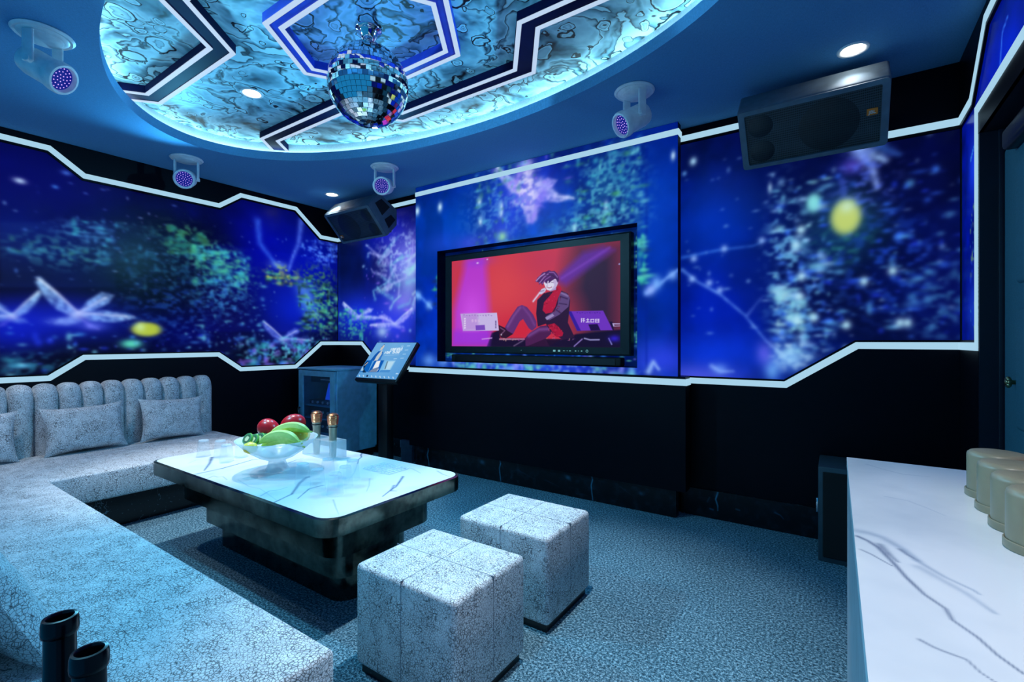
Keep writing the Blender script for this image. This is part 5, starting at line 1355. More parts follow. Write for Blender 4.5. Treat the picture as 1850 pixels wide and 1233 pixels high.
# ---- mirror ball -------------------------------------------------------
BC = Vector((-2.125, 1.722, 2.655)); BR = 0.213
t = thing('mirror_ball', 'mirror tiled disco ball hanging in the middle of the oval ceiling recess', 'disco ball', BC)
b = MB(); b.ellipsoid(BC, BR - .003, None, 48, 32); b.build('core', M['grout'], t, 60)
rng = random.Random(4); tb = bmesh.new(); nr = 26
for i in range(nr):
    th = math.pi * (i + .5) / nr; r = math.sin(th); m = max(4, int(round(2 * math.pi * r * BR / .0262)))
    dth = math.pi / nr * .47; dph = math.pi / m * .94
    for k in range(m):
        ph = 2 * math.pi * (k + .5 * (i % 2)) / m
        nrm = Vector((r * math.cos(ph), r * math.sin(ph), math.cos(th)))
        e = Vector((-math.sin(ph), math.cos(ph), 0)); f = nrm.cross(e)
        tilt = (nrm + e * rng.gauss(0, .035) + f * rng.gauss(0, .035)).normalized(); e2 = (e - tilt * e.dot(tilt)).normalized(); f2 = tilt.cross(e2)
        hw = BR * r * math.sin(dph); hh = BR * math.sin(dth)
        top = [tb.verts.new(BC + nrm * (BR + .0015) + e2 * a * hw + f2 * c * hh) for a, c in ((-1, -1), (1, -1), (1, 1), (-1, 1))]
        bot = [tb.verts.new(BC + nrm * (BR - .006) + e2 * a * hw + f2 * c * hh) for a, c in ((-1, -1), (1, -1), (1, 1), (-1, 1))]
        tb.faces.new(top)
        for q in range(4): tb.faces.new((top[q], bot[q], bot[(q + 1) % 4], top[(q + 1) % 4]))
bmesh.ops.recalc_face_normals(tb, faces=tb.faces[:])
b = MB(); b.merge(tb); b.build('mirror_tiles', M['mirror'], t, 0)
b = MB(); b.cyl((BC.x, BC.y, BC.z + BR - .01), (BC.x, BC.y, TOP - .03), .014); b.cyl((BC.x, BC.y, BC.z + BR - .006), (BC.x, BC.y, BC.z + BR + .012), .028); b.build('hanging_rod', M['chrome'], t)
b = MB(); b.lathe([(0, -.062), (.022, -.060), (.040, -.045), (.050, -.022), (.056, -.010), (.070, -.006), (.072, 0)], 40, Matrix.Translation((BC.x, BC.y, TOP - .005))); b.build('motor_canopy', M['chrome'], t, 60)

# ---- loudspeakers -------------------------------------------------------
PROF = [(0, 0), (.138, .148), (.379, .030), (.379, -.135), (.247, -.273)]     # (y, z) side outline: front top, back top, ...
def text_part(name, body, size, mat, parent, M_, align='CENTER', ext=.0008):
    cu = bpy.data.curves.new(name, 'FONT'); cu.body = body; cu.size = size; cu.align_x = align; cu.align_y = 'CENTER'; cu.extrude = ext
    o = bpy.data.objects.new('tmp', cu); COL.objects.link(o)
    dg = bpy.context.evaluated_depsgraph_get(); me = bpy.data.meshes.new_from_object(o.evaluated_get(dg)); bpy.data.objects.remove(o); bpy.data.curves.remove(cu)
    off = Vector((0, 0, 0)); p = parent
    while p is not None: off += p.location; p = p.parent
    me.transform(Matrix.Translation(-off) @ M_); me.materials.clear()
    return finish(name, me, mat, parent, 0)
def speaker(x0, x1, label, badge_left, vents):
    y0, z0 = 3.085, 2.604
    t = thing('loudspeaker', label, 'loudspeaker', ((x0 + x1) / 2, y0, z0), 'wall mounted loudspeakers')
    P = [(y0 + a, z0 + c) for a, c in PROF]
    b = MB(); b.prism(P, x0, x1, 'yz', .016, 3)
    b.build('cabinet', M['speaker'], t, 40)
    u = Vector((0, PROF[4][0], PROF[4][1])); H = u.length; u.normalize(); nrm = Vector((0, -u.z, u.y)) * -1
    if nrm.y > 0: nrm = -nrm
    # local frame on the front: X along the wall, Y up the front, Z out
    c = Vector(((x0 + x1) / 2, y0, z0)) + u * (H / 2)
    F = Matrix.Translation(c) @ Matrix(((1, 0, 0, 0), (0, -u.y, nrm.y, 0), (0, -u.z, nrm.z, 0), (0, 0, 0, 1)))
    W = x1 - x0
    b = MB(); rim = rrect(-W / 2 + .004, -H / 2 + .006, W / 2 - .004, H / 2 - .006, .018, 4); ino = rrect(-W / 2 + .038, -H / 2 + .032, W / 2 - .036, H / 2 - .030, .010, 4)
    tb = bmesh.new(); n = len(rim)
    V = [[tb.verts.new((p[0], p[1], z)) for p in L] for L, z in ((rim, -.01), (rim, .008), (ino, .014), (ino, -.004))]
    for a_, c_ in zip(V, V[1:]):
        for k in range(n): tb.faces.new((a_[k], a_[(k + 1) % n], c_[(k + 1) % n], c_[k]))
    bmesh.ops.recalc_face_normals(tb, faces=tb.faces[:]); b.merge(tb, F); b.build('front_rim', M['speaker'], t, 40)
    b = MB(); b.prism(ino, -.004, .003, 'xy', M=F); b.build('grille', M['grille'], t, 0)
    sx = 1 if not badge_left else -1
    for cx, cy, r in ((.09 * sx, 0, .150), (-.245 * sx, .075, .066), (-.245 * sx, -.078, .066)):
        cx = max(-W / 2 + .045 + r, min(W / 2 - .045 - r, cx)); r = min(r, H / 2 - .04)
        b = MB(); b.lathe([(0, .0042), (r * .97, .0042), (r, .0030)], 48, F @ Matrix.Translation((cx, cy, 0)))
        b.build('driver', M['grille_dark'], t, 60)
    bx = (W / 2 - .075) * (-1 if badge_left else 1); by = (.02 if not badge_left else -.095)
    bx = bx if not badge_left else -W / 2 + .062
    bd = None
    b = MB(); b.box((bx, by, .005), (.048, .036, .004), .001, 1, F); bd = b.build('badge', M['orange'], t, 0); bd['label'] = 'small orange badge with white letters'
    text_part('badge_letters', 'JBL', .024, M['badge_white'], bd, F @ Matrix.Translation((bx, by - .002, .0075)))
    if vents:
        b = MB(); q = lambda a, c: (y0 + a, z0 + c)
        for poly in ([(.085, .030), (.165, .090), (.275, .030), (.175, -.075)], [(.205, -.110), (.290, -.045), (.350, -.085), (.262, -.190)]):
            b.prism([q(*p) for p in poly], x1 - .002, x1 + .003, 'yz')
        b.build('side_handle_recess', M['cone'], t, 0)
    b = MB(); b.span((x0 + W * .35, y0 + .37, z0 - .10), (x0 + W * .65, WY1 - .004, z0 - .02)); b.span((x0 + W * .3, WY1 - .014, z0 - .16), (x0 + W * .7, WY1 - .004, z0 + .05)); b.build('wall_bracket', M['black'], t)
speaker(-.485, .238, 'big grey loudspeaker with an orange badge tilted down from the wall at upper right', False, False)
speaker(-4.539, -3.812, 'grey loudspeaker tilted down in the far left corner with square side recesses', True, True)

# =====================================================================
#  television wall
# =====================================================================
tv = thing('television', 'large flat television in the wall niche showing a seated singer on a red stage', 'television', (-2.198, 3.46, 1.137))
TX0, TX1, TZ0, TZ1 = -3.128, -1.268, 1.137, 2.073; SX0, SX1, SZ0, SZ1 = -3.037, -1.354, 1.205, 2.008
b = MB(); tb = bmesh.new()
lo = lambda x0, z0, x1, z1, y: [tb.verts.new((x, y, z)) for x, z in ((x0, z0), (x1, z0), (x1, z1), (x0, z1))]
V = [lo(TX0, TZ0, TX1, TZ1, 3.515), lo(TX0, TZ0, TX1, TZ1, 3.452), lo(TX0 + .012, TZ0 + .012, TX1 - .012, TZ1 - .012, 3.445), lo(SX0 - .004, SZ0 - .004, SX1 + .004, SZ1 + .004, 3.447), lo(SX0 - .004, SZ0 - .004, SX1 + .004, SZ1 + .004, 3.455)]
for a_, c_ in zip(V, V[1:]):
    for k in range(4): tb.faces.new((a_[k], a_[(k + 1) % 4], c_[(k + 1) % 4], c_[k]))
tb.faces.new(V[0])
bmesh.ops.recalc_face_normals(tb, faces=tb.faces[:]); b.merge(tb); b.build('frame', M['bezel'], tv, 0)
cv = Canvas(SX0 - .004, SX1 + .004, SZ0 - .004, SZ1 + .004, 0.0034); cv.C[:] = (206, 56, 78); cv.paint(PICTURE['T'], 91)
p = cv.mesh('screen', lambda S, Z: (S, 3.4495, Z), parent=tv, mat=M['tv']); p['label'] = 'bright screen picture of a singer with a microphone'
for px, w, h in ((-1.92, .022, .014), (-1.875, .020, .014), (-1.83, .018, .004), (-1.80, .010, .004), (-1.775, .016, .006), (-1.725, .012, .007), (-1.70, .008, .004), (-1.672, .012, .007), (-2.245, .008, .004)):
    b = MB(); b.box((px, 3.4455, 1.170), (w, .001, h)); b.build('touch_button', M['icon'], tv, 0)
b = MB(); b.lathe([(.007, 0), (.009, .001), (.011, 0)], 16, Matrix.Translation((-1.625, 3.4452, 1.170)) @ Matrix.Rotation(R(90), 4, 'X'))
b.build('touch_button', M['icon'], tv, 0)
b = MB(); b.span((-2.5, 3.515, 1.4), (-1.9, 3.549, 1.8)); b.build('wall_mount', M['black'], tv)
sb = thing('soundbar', 'long black soundbar below the television on the niche floor', 'soundbar', (-2.2, 3.49, 1.053))
b = MB(); b.span((-3.05, 3.448, 1.054), (-1.345, 3.535, 1.122), .012, 3); b.build('body', M['matt_black'], sb)
b = MB(); b.span((-3.0, 3.4445, 1.062), (-1.39, 3.450, 1.114), .002, 1); b.build('front_grille', M['black'], sb)

# ---- touch screen kiosk ---------------------------------------------------
KX, KY = -3.511, 3.05
kt = thing('touch_screen_kiosk', 'black lectern kiosk with a tilted lit touch screen beside the grey cabinet', 'kiosk', (KX - .09, KY + .05, 0))
K = Matrix.Translation((KX, KY, 1.070)) @ Matrix.Rotation(R(2), 4, 'Z') @ Matrix.Rotation(R(51.5), 4, 'X')
b = MB(); b.box((0, -.008, -.028), (.552, .462, .050), .012, 3, K); b.build('screen_housing', M['black'], kt)
cv = Canvas(0, .53, 0, .42, .0026); cv.C[:] = (112, 172, 222); fx = cv.S / .53; cv.C -= (np.abs(fx - .5) * 26 + (1 - cv.Z / .42) * 10)[..., None] * np.array([1.2, .8, .3]); cv.paint(PICTURE['K'], 97)
Kn = np.array(K)
def kplace(S, Z):
    X = S - .265; Y = Z - .21; return tuple(Kn[i, 0] * X + Kn[i, 1] * Y + Kn[i, 2] * .0 + Kn[i, 3] for i in range(3))
p = cv.mesh('screen', kplace, parent=kt); p['label'] = 'pale blue lit menu screen'
b = MB(); b.span((KX - .155, KY + .035, .02), (KX - .03, KY + .12, 1.02), .006, 2); b.build('post', M['black'], kt)
b = MB(); b.span((KX - .26, KY - .08, 0), (KX + .08, KY + .22, .022), .006, 2); b.build('foot_plate', M['black'], kt)

# ---- grey equipment cabinet --------------------------------------------------
CX0, CX1, CY0, CY1, CZ0, CZ1 = -4.829, -4.182, 2.974, 3.50, .09, .945
ct = thing('equipment_cabinet', 'grey blue equipment cabinet with a glass door in the far left corner', 'cabinet', ((CX0 + CX1) / 2, (CY0 + CY1) / 2, 0))
b = MB(); W_ = .018
b.span((CX0, CY0 + .022, CZ0), (CX0 + W_, CY1, CZ1)); b.span((CX1 - W_, CY0 + .022, CZ0), (CX1, CY1, CZ1), .004, 1); b.span((CX0, CY0 + .022, CZ0), (CX1, CY1, CZ0 + W_)); b.span((CX0, CY1 - W_, CZ0), (CX1, CY1, CZ1))
b.build('carcass', M['cabinet'], ct)
b = MB(); b.span((CX0 - .008, CY0 - .008, CZ1), (CX1 + .008, CY1 + .008, CZ1 + .020), .005, 2); b.build('top', M['cabinet'], ct)
b = MB(); b.span((CX0 + .03, CY0 + .05, 0), (CX1 - .03, CY1 - .02, CZ0)); b.build('plinth', M['black'], ct)
b = MB()
b.span((CX0 + .004, CY0, CZ0 + .004), (CX0 + .085, CY0 + .020, CZ1 - .008), .002, 1); b.span((CX1 - .090, CY0, CZ0 + .004), (CX1 - .012, CY0 + .020, CZ1 - .008), .002, 1)
b.span((CX0 + .08, CY0, CZ1 - .066), (CX1 - .08, CY0 + .020, CZ1 - .008), .002, 1); b.span((CX0 + .08, CY0, CZ0 + .004), (CX1 - .08, CY0 + .020, CZ0 + .07), .002, 1)
dr = b.build('door', M['cabinet'], ct)
b = MB(); b.span((CX0 + .083, CY0 + .007, CZ0 + .068), (CX1 - .088, CY0 + .012, CZ1 - .064)); b.build('glass_pane', M['pane'], dr, 0)
b = MB(); b.tube([(CX0 + .03, CY0 - .018, .535), (CX0 + .035, CY0 - .024, .50), (CX0 + .055, CY0 - .024, .45)], .010, 10); b.cyl((CX0 + .03, CY0 + .002, .53), (CX0 + .03, CY0 - .022, .53), .009); b.build('handle', M['black'], dr)
b = MB()
for z in (.26, .42, .555): b.span((CX0 + W_, CY0 + .04, z), (CX1 - W_, CY1 - W_, z + .012))
b.build('shelf', M['cabinet'], ct)
for z, h, lab in ((.272, .13, 'lower'), (.432, .105, 'middle'), (.567, .045, 'upper')):
    rk = thing('rack_unit', {'lower': 'black rack unit on the lowest shelf inside the glass door cabinet', 'middle': 'black rack unit on the middle shelf inside the glass door cabinet', 'upper': 'flat keypad unit on the top shelf inside the glass door cabinet'}[lab], 'audio unit', (-4.5, 3.2, z), 'audio units in the cabinet')
    b = MB(); b.span((CX0 + .05, CY0 + .10, z + .001), (CX1 - .05, CY1 - .08, z + h), .004, 2); b.build('body', M['housing_dark'], rk)
    for k in range(5):
        b = MB(); b.cyl((CX0 + .12 + k * .09, CY0 + .10, z + h / 2), (CX0 + .12 + k * .09, CY0 + .088, z + h / 2), min(.014, h * .3), n=14); b.build('knob', M['housing'], rk)
rk = thing('reflection_panel', 'small glowing blue panel imitating the mural reflected in the cabinet glass', 'reflection_panel', (-4.40, 3.12, .612), None)  # glowing panel in place of the mural's reflection on the glass door
Mt = Matrix.Translation((-4.40, 3.135, .705)) @ Matrix.Rotation(R(-14), 4, 'X')
b = MB(); b.box((0, 0, 0), (.30, .012, .20), .004, 2, Mt); b.build('case', M['black'], rk)
b = MB(); b.box((0, -.007, 0), (.28, .002, .18), 0, 1, Mt); b.build('screen', glow('mural_reflection_glow', (22, 70, 205), 1.0), rk, 0)
rk = thing('player', 'slim disc player with a drawer slot at the top of the glass door cabinet', 'audio unit', (-4.5, 3.2, .80), None)
b = MB(); b.span((CX0 + W_, CY0 + .14, .80), (CX1 - W_, CY1 - .06, .862), .003, 1); b.build('body', M['housing_dark'], rk)
b = MB(); b.span((CX0 + .20, CY0 + .134, .826), (CX0 + .42, CY0 + .142, .836)); b.build('drawer_slot', M['housing'], rk)

# small floor box by the bay
t = thing('floor_box', 'small dark box on the floor between the kiosk and the television bay', 'box', (-3.66, 3.50, 0))
b = MB(); b.span((-3.75, 3.44, .14), (-3.575, 3.50, .22), .006, 2); b.span((-3.74, 3.45, 0), (-3.585, 3.49, .145)); b.build('body', M['housing_dark'], t)

# =====================================================================
#  sofa and cushions
# =====================================================================
SH = .41
SB = 0.166
t = thing('corner_sofa', 'grey crackled leather corner sofa along the left wall with a fluted back', 'sofa', (-4.4, 1.0, 0))
seat = [(-4.83, .15), (-1.127, .15), (-1.127, .803), (-3.905, .803), (-3.905, 2.125), (-4.83, 2.125)]
b = MB(); b.prism(seat, .222, SH, 'xy', .016, 3); b.build('seat', M['leather'], t, 45)
pl = [(-4.97, .0), (-1.23, .0), (-1.23, .693), (-4.015, .693), (-4.015, 2.09), (-4.97, 2.09)]
b = MB(); b.prism(pl, 0, .222, 'xy'); b.build('plinth', M['black_marble'], t, 0)
def fluted_back(x_wall, y0, y1, axis, n):
    """row of upright rounded rolls leaning against a wall"""
    tb = bmesh.new(); per = 12; rows = []
    for i in range(n * per + 1):
        q = i / per; u = 2 * (q - math.floor(q)) - 1 if i < n * per else 1.0
        bulge = math.sqrt(max(0, 1 - u * u)); first = min(q, n - q)
        endr = min(1.0, math.sqrt(max(0.0, min(1, first / .22)))) if first < .22 else 1.0
        th = .118 + .048 * bulge * (0.4 + .6 * endr); zt = .880 + .052 * bulge * (0.35 + .65 * endr)
        s = y0 + (y1 - y0) * q / n
        prof = [(0.004, .30), (th, .30), (th, .60), (th, zt - .075)]
        for k in range(1, 7):
            a = k / 6 * math.pi / 2; prof.append((th - .075 * (1 - math.cos(a)) * (th / .166), zt - .075 + .075 * math.sin(a)))
        prof += [(.02, zt - .003), (.004, zt - .02)]
        rows.append([tb.verts.new((x_wall + p[0], s, p[1]) if axis == 'y' else (s, x_wall + p[0], p[1])) for p in prof])
    m = len(rows[0])
    for a_, c_ in zip(rows, rows[1:]):
        for k in range(m): tb.faces.new((a_[k], a_[(k + 1) % m], c_[(k + 1) % m], c_[k]))
    tb.faces.new(rows[0]); tb.faces.new(list(reversed(rows[-1])))
    bmesh.ops.recalc_face_normals(tb, faces=tb.faces[:]); return tb
b = MB(); b.merge(fluted_back(WX0 + .002, -.02, 2.12, 'y', 16)); p = b.build('backrest', M['leather'], t, 50)
b = MB(); b.merge(fluted_back(-.012, -4.80, -1.14, 'x', 27)); b.build('backrest', M['leather'], t, 50)

def pillow_mesh(w, h, d, seed):
    tb = bmesh.new(); n = 22; rg = random.Random(seed); G = {}
    for sgn in (1, -1):
        for i in range(n + 1):
            for j in range(n + 1):
                u = -1 + 2 * i / n; v = -1 + 2 * j / n
                edge = (i in (0, n)) or (j in (0, n))
                if sgn == -1 and edge: G[(sgn, i, j)] = G[(1, i, j)]; continue
                k = (max(0, 1 - abs(u) ** 2.6) * max(0, 1 - abs(v) ** 2.6)) ** .48
                pin = 1 - .075 * (1 - u * u) * abs(v) ** 3 ; pin2 = 1 - .065 * (1 - v * v) * abs(u) ** 3
                wr = .006 * math.sin(9 * u + 4 * v + seed) * math.sin(7 * v - 3 * u) * k
                ear = .012 * (abs(u) ** 8 * abs(v) ** 8)
                x = u * w / 2 * pin2 + math.copysign(ear, u); z = v * h / 2 * pin + math.copysign(ear, v)
                G[(sgn, i, j)] = tb.verts.new((x, -sgn * (d / 2 * k + wr * .6), z))
    for sgn in (1, -1):
        for i in range(n):
            for j in range(n):
                q = [G[(sgn, i, j)], G[(sgn, i + 1, j)], G[(sgn, i + 1, j + 1)], G[(sgn, i, j + 1)]]
                tb.faces.new(q if sgn == 1 else list(reversed(q)))
    bmesh.ops.recalc_face_normals(tb, faces=tb.faces[:])
    me = bpy.data.meshes.new('throw_pillow'); tb.to_mesh(me); tb.free(); return me
def pillow(loc, yaw, lean, roll, w, h, label, seed):
    o = finish('throw_pillow', pillow_mesh(w, h, .13, seed), M['leather'], None, 60)
    o.rotation_euler = (Matrix.Rotation(yaw, 4, 'Z') @ Matrix.Rotation(-lean, 4, 'X') @ Matrix.Rotation(roll, 4, 'Y')).to_euler()
    o.location = loc
    return tag(o, label, 'pillow', 'crackled leather throw pillows')
PX = -4.735
pillow((PX, 1.175, .588), R(90), R(16), R(-1.5), .475, .345, 'crackled leather pillow against the sofa back, middle one of the row', 1)
pillow((PX, 1.755, .586), R(90), R(14), R(2.0), .465, .345, 'crackled leather pillow nearest the right end of the sofa back', 2)
pillow((PX, .570, .588), R(90), R(16), R(1), .475, .345, 'crackled leather pillow cut off by the left edge, against the sofa back', 3)
pillow((-1.93, .262, .578), R(182), R(24), R(0), .60, .36, 'crackled leather pillow leaning in the bottom left corner beside the two dark bottles', 5)

# ---- stools -------------------------------------------------------------------
def stool(label):
    t = thing('cube_stool', label, 'stool', (-1.2525, 1.9575, 0), 'crackled leather cube stools')
    x0, x1, y0, y1 = -1.50, -1.005, 1.748, 2.167
    b = MB(); b.span((x0, y0, .034), (x1, y1, .412), .020, 4); b.build('upholstered_block', M['leather'], t, 50)
    b = MB()
    cx, cy = (x0 + x1) / 2, (y0 + y1) / 2
    b.span((cx - .0012, y0 - .0004, .05), (cx + .0012, y1 + .0004, .4125)); b.span((x0 - .0004, cy - .0012, .05), (x1 + .0004, cy + .0012, .4125)); b.build('stitched_seam', M['seam'], t, 0)
    b = MB(); b.span((x0 + .018, y0 + .018, 0), (x1 - .018, y1 - .018, .036)); b.build('plinth', M['black_marble'], t, 0)
    return t
s1 = stool('grey crackled leather cube stool further from the camera, by the end of the table')
dup(s1, (-1.2525, 1.363, 0), 'grey crackled leather cube stool nearest the camera, in front of its twin')

# =====================================================================
#  low table and what stands on it
# =====================================================================
TZ = .53
X0, X1, Y0, Y1 = -3.437, -1.660, 1.142, 1.998
t = thing('coffee_table', 'low stepped dark metal coffee table with a white marble top', 'table', ((X0 + X1) / 2, (Y0 + Y1) / 2, 0))
def marble_canvas(x0, x1, y0, y1, step, feats, seed):
    cv = Canvas(x0, x1, y0, y1, step); m = fbm(cv.S * 5, cv.Z * 5, seed, 5)[..., None]
    cv.C[:] = np.array((236, 234, 233)) - np.clip(m - .5, 0, 1) * np.array((70, 58, 46)); cv.paint(feats, seed); return cv
cv = marble_canvas(X0 + .016, X1 - .016, Y0 + .016, Y1 - .016, .0030, PICTURE['M'], 7)
def rounded(S, Z, r=.085):
    cx = np.clip(S, X0 + .016 + r, X1 - .016 - r); cy = np.clip(Z, Y0 + .016 + r, Y1 - .016 - r); d = np.hypot(S - cx, Z - cy); k = np.where((d > r) & (S != cx) & (Z != cy), r / np.maximum(d, 1e-6), 1.0)
    return cx + (S - cx) * k, cy + (Z - cy) * k, np.full(S.shape, TZ)
cv.mesh('marble_top', rounded, mat=M['marble'], parent=t)
b = MB(); tb = bmesh.new(); o_ = rrect(X0, Y0, X1, Y1, .10, 10); i_ = rrect(X0 + .0165, Y0 + .0165, X1 - .0165, Y1 - .0165, .0845, 10); n = len(o_)
V = [[tb.verts.new((p[0], p[1], z)) for p in L] for L, z in ((i_, TZ - .028), (i_, TZ - .001), (o_, TZ - .003), (o_, .455), (rrect(X0 + .2, Y0 + .2, X1 - .2, Y1 - .2, .05, 10), .455))]
for a_, c_ in zip(V, V[1:]):
    for k in range(n): tb.faces.new((a_[k], a_[(k + 1) % n], c_[(k + 1) % n], c_[k]))
bmesh.ops.recalc_face_normals(tb, faces=tb.faces[:]); b.merge(tb); b.build('metal_rim', M['metal'], t, 30)
for ins, z0, z1 in ((.12, .30, .456), (.205, .152, .301), (.268, 0, .153)):
    b = MB(); b.prism(rrect(X0 + ins, Y0 + ins, X1 - ins, Y1 - ins, .09, 10), z0, z1, 'xy'); b.build('tier', M['metal'], t, 30)

# fruit bowl
FB = Vector((-2.575, 1.46, TZ))
bw = thing('fruit_bowl', 'frosted ribbed glass pedestal bowl of fruit on the marble table', 'bowl', FB)
tb = bmesh.new(); n = 72; rings = []
prof = [(.064, .001), (.060, .008), (.050, .030), (.043, .052), (.048, .060), (.085, .075), (.135, .108), (.178, .148), (.205, .176), (.210, .180), (.203, .178), (.172, .147), (.128, .110), (.080, .082), (.02, .074)]
for pi, (r, z) in enumerate(prof):
    ring = []
    for k in range(n):
        a = 2 * math.pi * k / n; rib = 1 + (.012 if 5 <= pi <= 8 else 0) * (1 if k % 2 else -1)
        ring.append(tb.verts.new((FB.x + r * rib * math.cos(a), FB.y + r * rib * math.sin(a), TZ + z)))
    rings.append(ring)
for a_, c_ in zip(rings, rings[1:]):
    for k in range(n): tb.faces.new((a_[k], a_[(k + 1) % n], c_[(k + 1) % n], c_[k]))
tb.faces.new(rings[-1]); bmesh.ops.recalc_face_normals(tb, faces=tb.faces[:])
b = MB(); b.merge(tb[0] if isinstance(tb, tuple) else tb); b.build('bowl', M['bowl'], bw, 70)
VR = Vector((.827, .562, 0)); VF = Vector((-.562, .827, 0))        # along the view's right / away, used only to lay the fruit out
def at(r, f, z): return FB + VR * r + VF * f + Vector((0, 0, z))
def fruit_obj(name, build_fn, mat, loc, label, cat, group=None, rot=(0, 0, 0), smooth=60):
    t = thing(name, label, cat, loc, group); b = MB(); build_fn(b, Vector(loc)); b.build('flesh', mat, t, smooth); t.rotation_euler = rot; return t
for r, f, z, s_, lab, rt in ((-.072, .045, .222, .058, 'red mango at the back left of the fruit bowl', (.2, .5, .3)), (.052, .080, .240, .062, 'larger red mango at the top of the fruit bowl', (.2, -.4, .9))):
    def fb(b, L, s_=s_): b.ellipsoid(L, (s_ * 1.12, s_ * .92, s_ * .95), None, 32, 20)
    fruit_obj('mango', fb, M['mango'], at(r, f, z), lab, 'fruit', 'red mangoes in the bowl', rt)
def bananas(sh, lab, loc, rot):
    t = thing('banana', lab, 'fruit', loc, 'green bananas in the bowl')
    L = Vector(loc); pts = []; rad = []
    for k in range(15):
        q = -1 + 2 * k / 14; pts.append(L + VR * (q * .105) + Vector((0, 0, .030 - .036 * q * q)) + VF * (-.018 * q * q))
        rad.append(.029 * max(.16, (1 - abs(q) ** 3.2)) ** .6)
    b = MB(); b.tube(pts, rad, 7); b.build('skin', M['banana'], t, 25)
    b = MB(); b.tube([pts[-1], pts[-1] + VR * .02 + Vector((0, 0, -.006))], [.006, .004], 6); b.build('stem', M['lime'], t); t.rotation_euler = rot
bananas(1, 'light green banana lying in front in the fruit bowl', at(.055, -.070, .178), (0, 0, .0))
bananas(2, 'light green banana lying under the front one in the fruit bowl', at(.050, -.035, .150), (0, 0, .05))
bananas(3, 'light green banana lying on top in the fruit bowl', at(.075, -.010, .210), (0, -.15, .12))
def lem(b, L):
    b.lathe([(0, -.040), (.008, -.036), (.024, -.026), (.033, 0), (.024, .026), (.008, .036), (0, .040)], 24, Matrix.Translation(L) @ VR.to_track_quat('Z', 'Y').to_matrix().to_4x4())
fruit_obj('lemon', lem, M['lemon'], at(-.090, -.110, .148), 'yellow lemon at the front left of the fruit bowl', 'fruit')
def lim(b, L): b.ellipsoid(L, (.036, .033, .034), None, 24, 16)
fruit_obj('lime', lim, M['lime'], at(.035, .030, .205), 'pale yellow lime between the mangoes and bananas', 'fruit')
# halved orange: rounded skin and a cut face
L = at(.132, -.005, .200); t = thing('orange_half', 'halved orange with its cut face showing at the right of the bowl', 'fruit', L)
ax = (Vector((0, 0, 1)) * .55 - VF * .62 + VR * .25).normalized(); Q = Matrix.Translation(L) @ ax.to_track_quat('Z', 'Y').to_matrix().to_4x4()
b = MB(); b.lathe([(0, -.050), (.018, -.048), (.036, -.036), (.047, -.018), (.050, 0)], 32, Q); b.build('peel', M['peel'], t, 60)
b = MB(); b.lathe([(0, .001), (.0495, .001)], 32, Q); b.build('cut_face', M['orange_flesh'], t, 0)
for k, (r, f, z, lab) in enumerate(((-.145, -.035, .180, 'kiwi slice leaning outermost on the left rim of the bowl'), (-.110, -.038, .176, 'kiwi slice second from the left in the bowl'), (-.078, -.034, .182, 'kiwi slice next to the bananas in the bowl'), (-.085, .000, .190, 'kiwi slice tucked under the left mango'))):
    L = at(r, f, z); t = thing('kiwi_slice', lab, 'fruit', L, 'kiwi slices in the bowl')
    ax = (-VF * .75 - VR * .35 + Vector((0, 0, .45))).normalized(); Q = Matrix.Translation(L) @ ax.to_track_quat('Z', 'Y').to_matrix().to_4x4()
    b = MB(); b.lathe([(0, -.006), (.031, -.006), (.034, 0), (.031, .006)], 28, Q); b.build('rind', M['kiwi_skin'], t, 50)
    b = MB(); b.lathe([(0, .0065), (.0312, .0065)], 28, Q); b.build('flesh', M['kiwi'], t, 0)

# drinking glasses, turned upside down
def tumbler():
    t = thing('drinking_glass', '', 'glass', (0, 0, 0), 'upturned glasses on the table')
    b = MB(); b.lathe([(.0375, .0), (.0385, .004), (.036, .020), (.030, .085), (.0285, .100), (.026, .103), (0, .103)], 32); b.build('glass_wall', M['glass'], t, 50)
    b = MB(); b.lathe([(0, .094), (.026, .094), (.0275, .1005), (.026, .1025), (0, .1025)], 28); b.build('thick_base', M['acrylic'], t, 50)
    return t
GL = [(-2.222, 1.392, 'left end of the front group of six glasses'), (-2.068, 1.374, 'second from the left in the front group of six glasses'), (-2.205, 1.525, 'at the back left of the front group of six glasses'),
      (-1.937, 1.378, 'nearest the camera in the front group of six glasses'), (-2.003, 1.482, 'behind the nearest one in the front group of six glasses'), (-2.075, 1.580, 'at the far right of the front group of six glasses'),
      (-3.262, 1.375, 'outermost left, beyond the fruit bowl near the table corner'), (-3.165, 1.430, 'second from the left beyond the fruit bowl'), (-3.005, 1.392, 'nearest the camera in the group left of the fruit bowl'), (-3.050, 1.500, 'just left of the fruit bowl, at the back')]
g0 = tumbler(); g0.location = (GL[0][0], GL[0][1], TZ); g0['label'] = 'upturned clear glass, ' + GL[0][2]
for x, y, lab in GL[1:]: dup(g0, (x, y, TZ), 'upturned clear glass, ' + lab)

